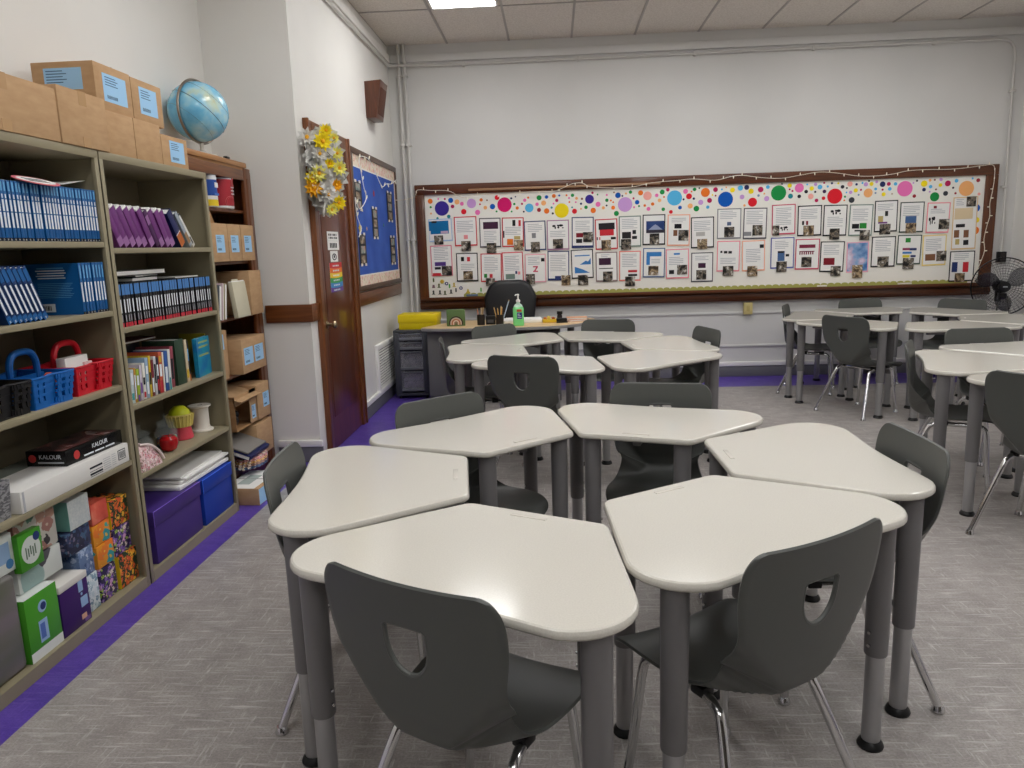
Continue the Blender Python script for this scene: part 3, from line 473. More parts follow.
# surface conduits
pipem = M('painted_conduit', (206, 204, 199), 0.45)
for x, lab in ((-1.585, 'thin grey-painted vertical pipe nearest the left corner'), (-1.525, 'thin grey-painted vertical pipe second from the left corner')):
    b = MB().tube([(x, YB - .055, .2), (x, YB - .055, ZC - .002)], .017, pipem, 12)
    t = thing('conduit_pipe', lab, 'pipe'); b.build('pipe', t)
    for z in (.6, 1.6, 2.6, 3.3):
        c = MB(); c.box(x - .026, x + .026, YB - .074, YB - .0005, z - .012, z + .012, pipem, .004); c.build('pipe_clip', t)
t = thing('conduit_pipe', 'long thin grey conduit along the top of back wall bending down to the socket', 'pipe')
zc, xr = 3.40, 4.70
pts = [(XD + .03, 6.0, zc), (XD + .03, YB - .16, zc), (XD + .035, YB - .12, zc), (XD + .055, YB - .095, zc), (XD + .10, YB - .088, zc), (-1.42, YB - .085, zc), (-1.36, YB - .075, zc), (-1.26, YB - .038, zc), (-1.2, YB - .03, zc), (xr - .15, YB - .03, zc),
       (xr - .09, YB - .03, zc - .008), (xr - .04, YB - .03, zc - .035), (xr - .01, YB - .03, zc - .085), (xr, YB - .03, zc - .15), (xr + .01, YB - .03, 2.3), (xr + .03, YB - .032, 1.285)]
MB().tube(pts, .0135, pipem, 10).build('pipe', t)
for x in (-.9, .3, 1.5, 2.7, 3.9):
    c = MB(); c.box(x - .012, x + .012, YB - .048, YB - .0005, zc - .022, zc + .022, pipem, .003); c.build('pipe_clip', t)
for z in (2.9, 1.95):
    c = MB(); c.box(xr - .02, xr + .035, YB - .048, YB - .0005, z - .012, z + .012, pipem, .003); c.build('pipe_clip', t)
t = thing('socket_box', 'black electrical box at the foot of the conduit behind the fan', 'socket', (4.735, YB, 1.23))
MB().box(-.042, .042, -.05, -.001, -.055, .055, BLACKP, .006).build('box_body', t)
MB().box(-.022, .022, -.056, -.05, -.04, .04, M('socket_face', (50, 46, 44), .4), .002).build('socket_face', t)
t = thing('switch_box', 'small yellowed electrical box low on the back wall under the board', 'junction box', (2.105, YB, .755))
MB().box(-.048, .048, -.05, -.0145, -.065, .065, M('yellowed_plastic', (206, 190, 130), .5), .006).build('box_body', t)
MB().box(-.018, .018, -.053, -.05, -.03, .03, M('yellowed_plate', (190, 172, 110), .5), .002).build('cover_plate', t)
# radiator grille on the hall-side wall
t = thing('wall_vent', 'white louvred wall vent behind the drawer tower', 'vent', (XD, 7.55, .36))
f = MB(); f.box(0, .03, -.55, .55, .2, .25, WHITE, .004).box(0, .03, -.55, .55, -.23, -.18, WHITE, .004).box(0, .03, -.55, -.5, -.18, .2, WHITE, .004).box(0, .03, .5, .55, -.18, .2, WHITE, .004)
f.build('vent_frame', t)
f = MB(); f.box(.0, .003, -.5, .5, -.18, .2, M('vent_gap_shade', (58, 56, 54), .6))  # dark backing sheet, paints the shade in the gaps between louvres
for i in range(14):
    z = -.165 + i * .0265
    f.box(-.009, .009, -.5, .5, -.002, .002, WHITE, 0, 1, XF((.016, 0, z), 0, .6, 0))
f.build('louvres', t)
# wooden intercom loudspeaker high on the hall-side wall
t = thing('wall_speaker', 'brown wooden wedge loudspeaker high on the wall near the corner', 'speaker', (XD, 7.25, 2.72))
spk = wood('speaker_walnut', (74, 40, 26), (104, 60, 40), 8, 'z')
poly = [(0, 0), (.095, 0), (.155, .335), (0, .325)]
b = MB(); b.prism(poly, 0, .30, spk, .006, XF((0, .30, 0), PI / 2))
b.build('cabinet', t)
g = MB(); gm = ramp_mat('speaker_grille', [(0.3, (64, 36, 26)), (0.7, (104, 64, 48))], 220, (1, 1, 1), .8)
g.box(0, .004, .03, .27, .04, .28, gm, .001, 2, Matrix.Translation((.0955, 0, 0)) @ Matrix.Rotation(math.atan2(.06, .325), 4, 'Y'))
g.build('grille', t)
# ------------------------------------------------------------------ student desks
lam = ramp_mat('nebula_laminate', [(0.35, (204, 200, 190)), (0.65, (211, 207, 197))], 260, (1, 1, 1), 0.14, 0.5, 2, 'Object')
lamedge = M('desk_edge', (204, 199, 189), 0.22)
legm = M('desk_leg_grey', (118, 116, 117), 0.38)
tubem = M('desk_tube_silver', (176, 176, 178), 0.32, 0.75)
HZ = 0.75
DA, DD = 0.222, 0.59
T30 = math.tan(PI / 6)
def desk_outline():
    o = DA + DD * T30
    # counter-clockwise: inner edge at y=0, outer edge at y=DD (user side, shallow concave)
    raw = fillet([(-DA, 0), (DA, 0), (o, DD), (-o, DD)], [.045, .045, .145, .145], 10)
    out = []
    for i in range(len(raw)):
        a, b_ = Vector(raw[i]), Vector(raw[(i + 1) % len(raw)])
        n = max(1, int((b_ - a).length / .03))
        for k in range(n):
            p = a + (b_ - a) * (k / n)
            if p.y > DD - .001 and abs(p.x) < .40: p.y -= .009 * (math.cos(PI * p.x / .40) + 1)
            out.append((p.x, p.y))
    return out
def make_desk():
    t = thing('student_desk', 'x', 'desk')
    ol = desk_outline(); b = MB()
    th = .026
    z1 = HZ; z0 = HZ - th
    b.layers([(inset(ol, .016), z0), (inset(ol, .005), z0 + .003), (inset(ol, .0008), z0 + .008), (ol, z0 + .013), (inset(ol, .001), z1 - .008), (inset(ol, .004), z1 - .0025), (inset(ol, .009), z1)], lam)
    b.build('desktop', t, 25)
    g = MB(); g.box(-.055, .055, .036, .052, HZ - .0005, HZ + .0018, lamedge, .0015, 3); g.build('pencil_ledge', t)
    u = MB(); u.box(-.30, .30, .44, .47, HZ - th - .03, HZ - th, legm, .003).box(-.015, .015, .05, .45, HZ - th - .025, HZ - th, legm, .003)
    u.build('under_rail', t)
    for x, y in ((-.39, .497), (.39, .497), (-.182, .052), (.182, .052)):
        l = MB(); zb = .30
        l.lathe([(.027, zb + .0), (.0315, zb), (.0325, zb + .004), (.0345, HZ - th - .004), (.0345, HZ - th)], legm, 20, (x, y, 0))
        lg = l.build('leg', t)
        c = MB(); c.lathe([(.025, .022), (.0265, .026), (.0265, zb + .03)], tubem, 18, (x, y, 0)); c.build('lower_tube', lg)
        f = MB(); f.lathe([(.0, .0), (.036, .0), (.038, .006), (.034, .016), (.026, .024), (0, .024)], BLACKP, 18, (x, y, 0)); f.build('foot_glide', lg)
        sx = 1 if x > 0 else -1
        for z in (zb + .035, zb + .075):
            s = MB(); s.tube([(x - sx * .030, y, z), (x - sx * .039, y, z)], .005, CHROME, 8); s.build('height_screw', lg)
    return t
DESK0 = make_desk()
_first = [True]
def place_desk(cx, cy, axis_deg, label, group):
    rz = math.radians(axis_deg) - PI / 2          # local +y is the outward axis
    if _first[0]:
        _first[0] = False; o = DESK0
        o.location = (cx, cy, 0); o.rotation_euler = (0, 0, rz); tag(o, label, 'desk', group)
    else:
        o = dup(DESK0, (cx, cy, 0), rz, label, group)
    return o

# ------------------------------------------------------------------ student chairs
shell = M('chair_charcoal', (80, 82, 79), 0.42, spec=0.55)
PR = [(-.262, .840, .184, 9), (-.2605, .831, .210, 9), (-.257, .803, .230, 9), (-.251, .760, .2365, 9), (-.244, .705, .233, 9), (-.237, .645, .222, .205),
      (-.230, .585, .213, .172), (-.223, .530, .203, .130), (-.214, .485, .192, .088), (-.196, .452, .179, .060), (-.155, .431, .172, .072), (-.090, .422, .186, .135),
      (-.010, .420, .205, .19), (.075, .424, .219, .21), (.160, .427, .222, 9), (.215, .421, .216, 9), (.248, .405, .199, 9), (.262, .387, .164, 9)]
def prof(s):
    s = max(0.0, min(len(PR) - 1.0, s)); i = min(int(s), len(PR) - 2); t = s - i
    def c(k):
        a = PR[max(i - 1, 0)][k]; b_ = PR[i][k]; d = PR[i + 1][k]; e = PR[min(i + 2, len(PR) - 1)][k]
        return 0.5 * (2 * b_ + (d - a) * t + (2 * a - 5 * b_ + 4 * d - e) * t * t + (3 * b_ - a - 3 * d + e) * t ** 3)
    p = PR[i][3] * (1 - t) + PR[i + 1][3] * t if max(PR[i][3], PR[i + 1][3]) < 5 else min(PR[i][3], PR[i + 1][3]) + (0 if max(PR[i][3], PR[i + 1][3]) < 5 else .0)
    return c(0), c(1), c(2), p
def shell_point(s, t):
    y, z, w, p = prof(s)
    y2, z2, _, _ = prof(s + .02); y1, z1, _, _ = prof(s - .02)
    ty, tz = y2 - y1, z2 - z1; l = math.hypot(ty, tz) or 1
    ny, nz = -tz / l, ty / l                     # normal towards the sitter (forward / up)
    x = t * w
    back = max(0.0, min(1.0, (9.5 - s) / 3.0))
    d = (.022 * back + .016 * (1 - back)) * (x / .22) ** 2
    q = Vector((x, y + ny * d, z + nz * d))
    if p < 5:
        e = abs(x) - p
        if e > 0:
            k = max(0.0, min(1.0, (s - 4.2) / 2.6)) * max(0.0, min(1.0, (13.0 - s) / 3.4))
            k = k * k * (3 - 2 * k)
            a = max(0.0, min(1.0, (s - 5.0) / 7.5)) * PI / 2
            f = 0.85 * k * e * e / (e + .004)
            q += Vector((0, math.cos(a) * f, math.sin(a) * f))
    return q, Vector((0, ny, nz))
def shell_part(s0, s1, ns, nt, th=.0105):
    V = []; F = []
    def grid(off, tscale):
        rows = []
        for i in range(ns + 1):
            s = s0 + (s1 - s0) * i / ns; row = []
            for j in range(nt + 1):
                tt = -1 + 2 * j / nt
                p, n = shell_point(s, tt * tscale)
                V.append(p + n * off); row.append(len(V) - 1)
            rows.append(row)
        return rows
    A = grid(th / 2, .985); B = grid(-th / 2, .985)
    for i in range(ns):
        for j in range(nt):
            F.append([A[i][j], A[i][j + 1], A[i + 1][j + 1], A[i + 1][j]])
            F.append([B[i][j], B[i + 1][j], B[i + 1][j + 1], B[i][j + 1]])
    # rounded rim loop
    loopA = [A[0][j] for j in range(nt + 1)] + [A[i][nt] for i in range(1, ns + 1)] + [A[ns][j] for j in range(nt - 1, -1, -1)] + [A[i][0] for i in range(ns - 1, 0, -1)]
    loopB = [B[0][j] for j in range(nt + 1)] + [B[i][nt] for i in range(1, ns + 1)] + [B[ns][j] for j in range(nt - 1, -1, -1)] + [B[i][0] for i in range(ns - 1, 0, -1)]
    n = len(loopA); mid = []
    for k in range(n):
        a, b_ = V[loopA[k]], V[loopB[k]]
        m = (a + b_) / 2
        if k <= nt and s0 <= 0: m = m + Vector((0, -.0008, .004))
        elif nt < k < nt + ns: m = m + Vector((.0045, 0, 0))
        elif nt + ns <= k <= 2 * nt + ns and s1 >= len(PR) - 1.1: m = m + Vector((0, .004, -.001))
        elif k > 2 * nt + ns: m = m - Vector((.0045, 0, 0))
        V.append(m); mid.append(len(V) - 1)
    for k in range(n):
        q = (k + 1) % n
        F.append([loopA[q], loopA[k], mid[k], mid[q]]); F.append([mid[q], mid[k], loopB[k], loopB[q]])
    return V, F
def boolean_cut(me, cutter):
    a = bpy.data.objects.new('tmp_a', me); c = bpy.data.objects.new('tmp_c', cutter); COL.objects.link(a); COL.objects.link(c)
    md = a.modifiers.new('b', 'BOOLEAN'); md.operation = 'DIFFERENCE'; md.object = c; md.solver = 'EXACT'
    dg = bpy.context.evaluated_depsgraph_get(); dg.update()
    out = bpy.data.meshes.new_from_object(a.evaluated_get(dg))
    bpy.data.objects.remove(a); bpy.data.objects.remove(c)
    return out
def make_chair():
    t = thing('student_chair', 'x', 'chair')
    b = MB(); V, F = shell_part(0, 8.6, 44, 30); b.add(V, F, shell)
    me = b.mesh('backrest', 50)
    # shield-shaped hand hole
    hole = [(-.048, .745), (.048, .745), (.057, .736), (.057, .700)] + [(.057 * math.cos(q), .700 - .075 * math.sin(q)) for q in [PI * k / 14 for k in range(1, 14)]] + [(-.057, .700), (-.057, .736)]
    hole = hole[::-1]
    cb = MB(); cb.prism(hole, -.1, .1, shell, 0, XF((0, -.22, 0), PI / 2))
    me2 = boolean_cut(me, cb.mesh('cut'))
    me2.polygons.foreach_set('use_smooth', [True] * len(me2.polygons)); me2.set_sharp_from_angle(angle=math.radians(50))
    o = bpy.data.objects.new('backrest', me2); COL.objects.link(o); o.parent = t
    def yz(x, z):
        lo, hi = 0.0, 8.0
        for _ in range(30):
            m = (lo + hi) / 2
            if shell_point(m, 0)[0].z > z: lo = m
            else: hi = m
        w = prof(lo)[2]
        return shell_point(lo, x / w)[0]
    rim = MB(); rim.tube([yz(x, z) for x, z in hole], .0062, shell, 8, True); rim.build('handle_rim', o)
    s = MB(); V, F = shell_part(8.6, len(PR) - 1.0, 40, 30); s.add(V, F, shell); s.build('seat', t, 50)
    for sx in (-1, 1):
        for pts in ([(sx * .145, .03, .392), (sx * .150, -.04, .393), (sx * .157, -.085, .384), (sx * .166, -.115, .35), (sx * .204, -.185, .18), (sx * .240, -.252, .014)],
                    [(sx * .145, .03, .392), (sx * .147, .13, .393), (sx * .151, .172, .382), (sx * .156, .190, .34), (sx * .172, .203, .17), (sx * .19, .217, .014)]):
            l = MB(); l.tube(spline(pts, 6), .0135, CHROME, 12)
            lg = l.build('leg', t)
            e = pts[-1]
            g = MB(); g.lathe([(0, 0), (.019, 0), (.021, .004), (.0185, .014), (.0145, .024), (0, .024)], CHROME, 14, (e[0], e[1], 0)); g.build('foot_glide', lg)
    f = MB(); f.tube([(-.148, -.03, .392), (.148, -.03, .392)], .010, CHROME, 10); f.build('seat_rail', t); f = MB(); f.tube([(-.145, .12, .392), (.145, .12, .392)], .010, CHROME, 10)
    f.build('seat_rail', t)
    for sx in (-1, 1):
        for q0, q1 in ((-.05, -.005), (.10, .145)):
            f = MB(); f.box(sx * .145 - .02, sx * .145 + .02, q0, q1, .386, .414, BLACKP, .005); f.build('seat_mount', t)
    return t
CHAIR0 = make_chair()
_firstc = [True]
def place_chair(tx, ty, face_deg, label, group):
    """tx,ty: middle of the top edge of the backrest; face_deg: direction the sitter looks"""
    a = math.radians(face_deg); rz = a - PI / 2
    x = tx + .262 * math.cos(a); y = ty + .262 * math.sin(a)
    if _firstc[0]:
        _firstc[0] = False; o = CHAIR0; o.location = (x, y, 0); o.rotation_euler = (0, 0, rz); tag(o, label, 'chair', group)
    else:
        o = dup(CHAIR0, (x, y, 0), rz, label, group)
    return o
GA, GB_, GC, GD = 'ring of six desks nearest the camera', 'ring of six desks in front of the teacher desk', 'ring of desks by the back wall and fan', 'ring of desks cut by the right edge'
place_desk(-0.301, 2.427, 187.0, 'pale trapezoid desk of the nearest ring on the bookcase side', GA)
place_desk(-0.066, 2.048, 244.5, 'pale trapezoid desk in front, behind the dark chair standing nearer the bookcases', GA)
place_desk(0.315, 2.265, 303.5, 'pale trapezoid desk in front, over the chair whose seat points away to the left', GA)
place_desk(0.563, 2.613, 1.0, 'pale trapezoid desk of the nearest ring farthest from the bookcases', GA)
place_desk(0.300, 2.885, 71.2, 'pale trapezoid desk of the nearest ring, far side, with a chair facing us behind it', GA)
place_desk(-0.096, 2.828, 131.2, 'pale trapezoid desk of the nearest ring, far side, towards the bookcases', GA)
def ring(cx, cy, ap, angs, labels, group):
    for a, l in zip(angs, labels):
        q = math.radians(a)
        place_desk(cx + ap * math.cos(q), cy + ap * math.sin(q), a, l, group)
place_desk(-0.214, 5.497, 187, 'pale desk before the teacher desk, pointing at the drawer tower', GB_)
place_desk(0.049, 5.148, 247, 'pale desk before the teacher desk, mostly hidden by a dark chair back with hand hole', GB_)
place_desk(0.448, 5.201, 309, 'pale desk before the teacher desk, glossy near one on the window-wall side with poster reflections', GB_)
place_desk(0.534, 5.603, 8, 'pale desk before the teacher desk, tucked against the chair seen side-on by the purple floor', GB_)
place_desk(0.308, 5.953, 70, 'pale desk before the teacher desk, far one with a chair facing us under it', GB_)
place_desk(-0.105, 5.898, 128, 'pale desk before the teacher desk, far one right under the sanitizer bottle', GB_)
ring(3.22, 7.11, .437, [154.5, 214.5, 274.5, 334.5, 34.5, 94.5], [
    'pale desk near the back wall with a chair seen edge-on at its end',
    'pale desk near the back wall behind the dark chair with bright rear legs',
    'pale desk near the back wall, near side, right of the dark-backed chair',
    'pale desk near the back wall, its far end under the fan',
    'pale desk near the back wall, far side, closest to the fan',
    'pale desk near the back wall, far side, under the low yellowed box wall stretch'], GC)
ring(3.165, 4.285, .437, [160, 220, 100], [
    'pale desk at the right edge with a chair seen from its side at the end',
    'pale desk at the right edge, near one behind the cropped dark chair',
    'pale desk at the right edge, far one with a grey chair back rising behind it'], GD)
CG = 'grey shell student chairs'
place_chair(-0.328, 1.395, 62, 'dark shell chair closest to the camera on the bookcase side, back to us', CG)
place_chair(0.598, 1.612, 123, 'dark near shell chair turned left, its raised back before the second front desk', CG)
place_chair(-0.929, 2.344, 6, 'grey shell chair between the nearest desks and the bookcases', CG)
place_chair(-0.538, 3.284, 312, 'grey shell chair behind the nearest ring, in line with the drawer tower', CG)
place_chair(0.493, 3.528, 261, 'grey shell chair facing us under the far desk of the nearest ring', CG)
place_chair(1.200, 2.475, 181, 'grey shell chair on the open-floor side of the nearest ring', CG)
place_chair(-0.215, 4.500, 70, 'dark shell chair in mid-room, back to us, with the teacher desk beyond', CG)
place_chair(-0.850, 5.430, 9, 'grey shell chair seen side-on just beside the drawer tower', CG)
place_chair(-0.538, 6.378, 310, 'grey shell chair against the teacher desk front under the pencil cups', CG)
place_chair(0.470, 6.620, 258, 'grey shell chair facing us beyond the middle ring, below the desk corner', CG)
place_chair(1.178, 5.759, 194, 'grey shell chair of the middle ring beside the bare purple floor strip', CG)
place_chair(2.385, 6.370, 30, 'dark shell chair with bright splayed rear legs at the far ring', CG)
place_chair(2.262, 7.591, 336, 'grey shell chair seen edge-on at the far ring beside the low wall box', CG)
place_chair(3.225, 8.180, 276, 'grey shell chair squeezed between the far ring and the back wall', CG)
place_chair(4.082, 7.757, 216, 'grey shell chair at the far ring next to the fan', CG)
place_chair(2.919, 5.356, 272, 'grey shell chair facing us beyond the desks at the right edge', CG)
place_chair(2.138, 4.680, 332, 'grey shell chair seen from its side at the end of the right-edge desks', CG)
place_chair(2.215, 3.520, 40, 'dark shell chair cropped by the right edge, back to us', CG)
# ------------------------------------------------------------------ tan steel bookcases
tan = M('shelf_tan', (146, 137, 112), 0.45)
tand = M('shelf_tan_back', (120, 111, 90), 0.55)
SX0, SX1 = -2.300, -1.905
def bookcase(y0, y1, levels, label):
    t = thing('bookcase', label, 'bookcase', (0, 0, 0), 0, 'tan steel bookcases')
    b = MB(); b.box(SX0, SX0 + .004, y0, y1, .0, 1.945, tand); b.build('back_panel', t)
    for s, y in ((1, y0), (-1, y1)):
        b = MB(); a = (y, y + s * .003)
        b.box(SX0, SX1 - .002, min(a), max(a), 0, 1.945, tan)
        a = (y, y + s * .026); b.box(SX1 - .018, SX1, min(a), max(a), 0, 1.945, tan, .002)
        b.build('side_panel', t)
    b = MB(); b.box(SX0, SX1 + .001, y0 - .0005, y1 + .0005, 1.917, 1.951, tan, .003); b.build('top_panel', t)
    b = MB(); b.box(SX0 + .005, SX1 - .001, y0 + .004, y1 - .004, .035, .0515, tan).box(SX1 - .02, SX1 - .0005, y0 + .027, y1 - .027, 0.001, .0522, tan); b.build('base_shelf', t)
    for z in levels:
        b = MB(); b.box(SX0 + .005, SX1 - .003, y0 + .004, y1 - .004, z - .024, z, tan, .003); b.build('shelf', t)
    return t
LA = [1.573, 1.280, .952, .612]
LB = [1.547, 1.197, .845, .522]
bookcase(2.18, 3.180, LA, 'tan steel bookcase nearer the camera, filled with blue books and tissue boxes')
bookcase(3.190, 4.186, LB, 'tan steel bookcase next to the wooden cabinet, with purple and blue boxes at its foot')

# ------------------------------------------------------------------ books
def lz(z, th, deg): return z + th / 2 * math.sin(math.radians(abs(deg))) + .0008
def book_parts(t, th, h, d, cov, deco, tilt_pages=True):
    """spine on local +x side at x=0, thickness along y (centred), pages inside"""
    c = MB(); k = min(.003, th * .12)
    c.box(-d, 0, -th / 2, -th / 2 + k, 0, h, cov).box(-d, 0, th / 2 - k, th / 2, 0, h, cov).box(-k, .0, -th / 2, th / 2, 0, h, cov, k * .3)
    if deco: deco(c, th, h, d)
    c.build('cover', t)
    p = MB(); p.box(-d + .004, -k, -th / 2 + k, th / 2 - k, .003, h - .004, PAPER); p.build('pages', t)
def bars(c, th, h, spec, w=.72, x=.0004):
    for z0, z1, m, ww in spec:
        c.box(0, x, -th * ww / 2, th * ww / 2, h * z0, h * z1, m)
blue = M('book_blue', (22, 92, 156), 0.4); blued = M('book_blue_deep', (14, 52, 104), 0.4)
wht = M('print_white', (226, 232, 238), 0.5); skyp = M('print_sky', (104, 168, 214), 0.5); blk = M('print_black', (14, 16, 22), 0.4); redp = M('print_red', (186, 42, 58), 0.5)
def deco_blue(c, th, h, d):
    bars(c, th, h, [(.22, .47, wht, .5), (.49, .68, wht, .5), (.70, .77, wht, .3), (.82, .97, skyp, .42), (.0, .055, blk, 1.0), (.012, .04, wht, .34)])
t0 = thing('textbook', 'blue textbook with white spine lettering, one of the packed row on the upper shelf', 'book', (-1.920, 2.485, LA[0] + .0005), 0, 'blue textbooks in the packed upper row')
book_parts(t0, .0185, .212, .26, blue, deco_blue)
n = 0
for i in range(1, 35):
    dup(t0, (-1.920 + random.uniform(-.003, .002), 2.485 + i * .0193, LA[0] + .0005))
# eight upright textbooks on the second shelf, the first shows its back cover
def deco_blue2(c, th, h, d):
    bars(c, th, h, [(.24, .62, wht, .42), (.70, .95, skyp, .35), (.0, .05, blk, 1.0), (.01, .04, wht, .34)])
t1 = thing('textbook', 'blue textbook turned to show its back cover with barcode sticker', 'book', (-1.922, 2.985, LA[1] + .0005))
def deco_back(c, th, h, d):
    deco_blue2(c, th, h, d)
    y = -th / 2 - .0005
    for k in range(5): c.box(-d * (.78 + .03 * (k % 2)), -d * (.28 - .02 * (k % 3)), y, -th / 2, h * (.90 - k * .048), h * (.905 - k * .048 + .016), wht if k else skyp)
    for k in range(9): c.box(-d * .80, -d * (.14 + .03 * (k % 3)), y, -th / 2, h * (.61 - k * .034), h * (.613 - k * .034 + .006), skyp)
    c.box(-d * .86, -d * .52, y - .0005, -th / 2, h * .06, h * .22, wht)
    for k in range(9): c.box(-d * (.83 - .028 * k), -d * (.83 - .028 * k - (.012 if k % 3 else .02)), y - .001, y, h * .09, h * .18, blk)
book_parts(t1, .020, .208, .225, blue, deco_back)
t2 = thing('textbook', 'blue textbook standing straight to the right of the back-cover textbook', 'book', (-1.922, 3.008, LA[1] + .0005), 0, 'upright blue textbooks on the second shelf')
book_parts(t2, .0195, .208, .225, blue, deco_blue2)
for i in range(1, 7): dup(t2, (-1.922 + random.uniform(-.002, .003), 3.008 + i * .0212, LA[1] + .0005))
t3 = thing('textbook', 'blue textbook leaning sideways on the second shelf', 'book', (-1.925, 2.640, lz(LA[1], .024, 24)), 0, 'leaning blue textbooks on the second shelf', rot=(math.radians(24), 0, 0))
book_parts(t3, .024, .215, .225, blued, lambda c, th, h, d: bars(c, th, h, [(.16, .68, wht, .36), (.74, .96, blue, .8), (.0, .12, blue, .95), (.01, .05, wht, .3)]))
for i in range(1, 5): dup(t3, (-1.925, 2.640 + i * .0272, lz(LA[1], .024, 24)), None, rot=(math.radians(24), 0, 0))
for i in range(1, 4): dup(t3, (-1.925, 2.640 - i * .0272, lz(LA[1], .024, 24)), None, rot=(math.radians(24), 0, 0))
for k, (lab) in enumerate(('blue textbook lying flat, lower of two at the left end of second shelf', 'blue textbook lying flat, upper of two at the left end of second shelf')):
    t = thing('textbook', lab, 'book', (-1.925, 2.50, LA[1] + .012 + .024 * k), rot=(PI / 2, 0, 0))
    book_parts(t, .023, .17, .24, blue, lambda c, th, h, d: bars(c, th, h, [(.12, .42, wht, .5), (.5, .9, wht, .5)]))
# torn paper and sign lying over the upper row
t = thing('paper_sheet', 'pale sheet of paper lying on top of the blue textbook row', 'paper', (-2.07, 2.80, LA[0] + .2135))
b = MB(); Vv = []; Ff = []
for i in range(17):
    for j in range(3):
        y = -.36 + .045 * i; Vv.append((-.11 + .11 * j, y, .006 + .03 * ((i - 7) / 9) ** 2 + .004 * math.sin(i * .9)))
for i in range(16):
    for j in range(2): a = i * 3 + j; Ff.append([a, a + 1, a + 4, a + 3])
o = b.add(Vv, Ff, PAPER).build('sheet', t); md = o.modifiers.new('s', 'SOLIDIFY'); md.thickness = .0015
t = thing('paper_card', 'small white card with pink rim drooping over the blue textbook row', 'card', (-1.925, 2.80, LA[0] + .222))
ell = [(.055 * math.cos(2 * PI * k / 24), .115 * math.sin(2 * PI * k / 24)) for k in range(24)]
b = MB(); b.prism(ell, 0, .002, M('card_pink', (226, 120, 132), .6), 0, XF((0, 0, 0), 0, .35)); b.prism(inset(ell, .014), .002, .003, PAPER, 0, XF((0, 0, 0), 0, .35))
for k in range(3): b.box(-.02 + .016 * k, -.012 + .016 * k, -.06, .055, .003, .0034, DARKINK, 0, 1, XF((0, 0, 0), 0, .35))
b.build('card', t)
# ---- second bookcase, top shelf: leaning purple workbooks
purp = M('book_purple', (110, 50, 118), 0.45); purpl = M('book_purple_pale', (150, 104, 156), 0.5)
def deco_p(c, th, h, d):
    bars(c, th, h, [(.0, .22, purpl, .9)])
    c.box(-d * .9, -.002, -th * .42, th * .42, h, h + .010, PAPER, .002)
t4 = thing('workbook', 'purple softcover workbook leaning on the upper shelf of the second bookcase', 'book', (-1.935, 3.335, lz(LB[0], .044, 30)), 0, 'leaning purple workbooks', rot=(math.radians(30), 0, 0))
book_parts(t4, .044, .190, .22, purp, deco_p)
def leaner(name, label, y, th, deg, h, d, cov, deco, x=-1.935):
    t = thing(name, label, 'book', (x, y, lz(LB[0], th, deg)), rot=(math.radians(deg), 0, 0))
    book_parts(t, th, h, d, cov, deco)
for k in range(1, 6): dup(t4, (-1.935 + random.uniform(-.006, .004), 3.335 + .0525 * k, lz(LB[0], .044, 30)), None, rot=(math.radians(30), 0, 0))
leaner('workbook', 'dark purple workbook with small pale sticker near the middle of the leaning workbooks', 3.650, .034, 30, .190, .22, M('book_plum', (70, 26, 78), .45), lambda c, th, h, d: bars(c, th, h, [(.62, .86, purpl, .8)]))
for k in range(3): dup(t4, (-1.935 + random.uniform(-.006, .004), 3.699 + .0525 * k, lz(LB[0], .044, 30)), None, rot=(math.radians(30), 0, 0))
orange = M('book_orange', (176, 96, 40), .5); navy = M('book_navy', (22, 32, 84), .4)
leaner('workbook', 'navy and orange book leaning right of the purple workbooks', 3.905, .050, 36, .205, .22, navy, lambda c, th, h, d: bars(c, th, h, [(.0, .34, orange, 1.0), (.34, .36, wht, 1.0)]))
leaner('workbook', 'pale grey slim book leaning between the navy book and the white one', 3.992, .030, 39, .215, .22, M('book_greyblue', (150, 160, 170), .5), lambda c, th, h, d: bars(c, th, h, [(.1, .4, M('book_tanp', (150, 120, 86), .6), .9)]))
leaner('workbook', 'white slim book leaning hardest at the right end of the upper shelf', 4.045, .026, 42, .215, .22, M('book_white', (224, 222, 216), .5), lambda c, th, h, d: bars(c, th, h, [(.08, .3, DARKINK, .4), (.95, 1.0, blk, 1.0)]), -1.944)
# ---- second shelf: black and blue series with red foot
def deco_k(c, th, h, d):
    bars(c, th, h, [(.74, .985, M('book_steelblue', (70, 124, 186), .4), .86), (.33, .64, wht, .34), (.0, .10, redp, .8), (.12, .28, INK, .2)])
t5 = thing('series_book', 'slim black book with blue top and red foot in the long uniform row', 'book', (-1.925, 3.250, LB[1] + .0005), 0, 'uniform black and blue books')
book_parts(t5, .0245, .192, .24, M('book_black', (20, 22, 28), .4), deco_k)
for i in range(1, 35):
    dup(t5, (-1.925 + random.uniform(-.003, .003), 3.250 + i * .0256 + (.006 if i > 27 else 0), LB[1] + .0005))
t = thing('flat_book', 'grey flat book with white page edge, topmost on the uniform black row', 'book', (-1.99, 3.44, LB[1] + .229), rot=(PI / 2, 0, 0))
def flat(name, label, y, z, th, ln, d, cov, xo=-1.99, rz=0):
    t = thing(name, label, 'book', (xo, y, z + .0006), rz)
    c = MB(); c.box(-d, 0, 0, ln, 0, .002, cov).box(-d, 0, 0, ln, th - .002, th, cov).box(-d, -d + .003, 0, ln, 0, th, cov); c.build('cover', t)
    p = MB(); p.box(-d + .003, -.003, .003, ln - .003, .002, th - .002, PAPER); p.build('pages', t)
    return t
bpy.data.objects.remove(t)
kz = LB[1] + .193
flat('flat_book', 'black flat folder at the bottom of the small pile on the uniform row', 3.50, kz, .018, .26, .2, M('book_black', None), -2.0, .06)
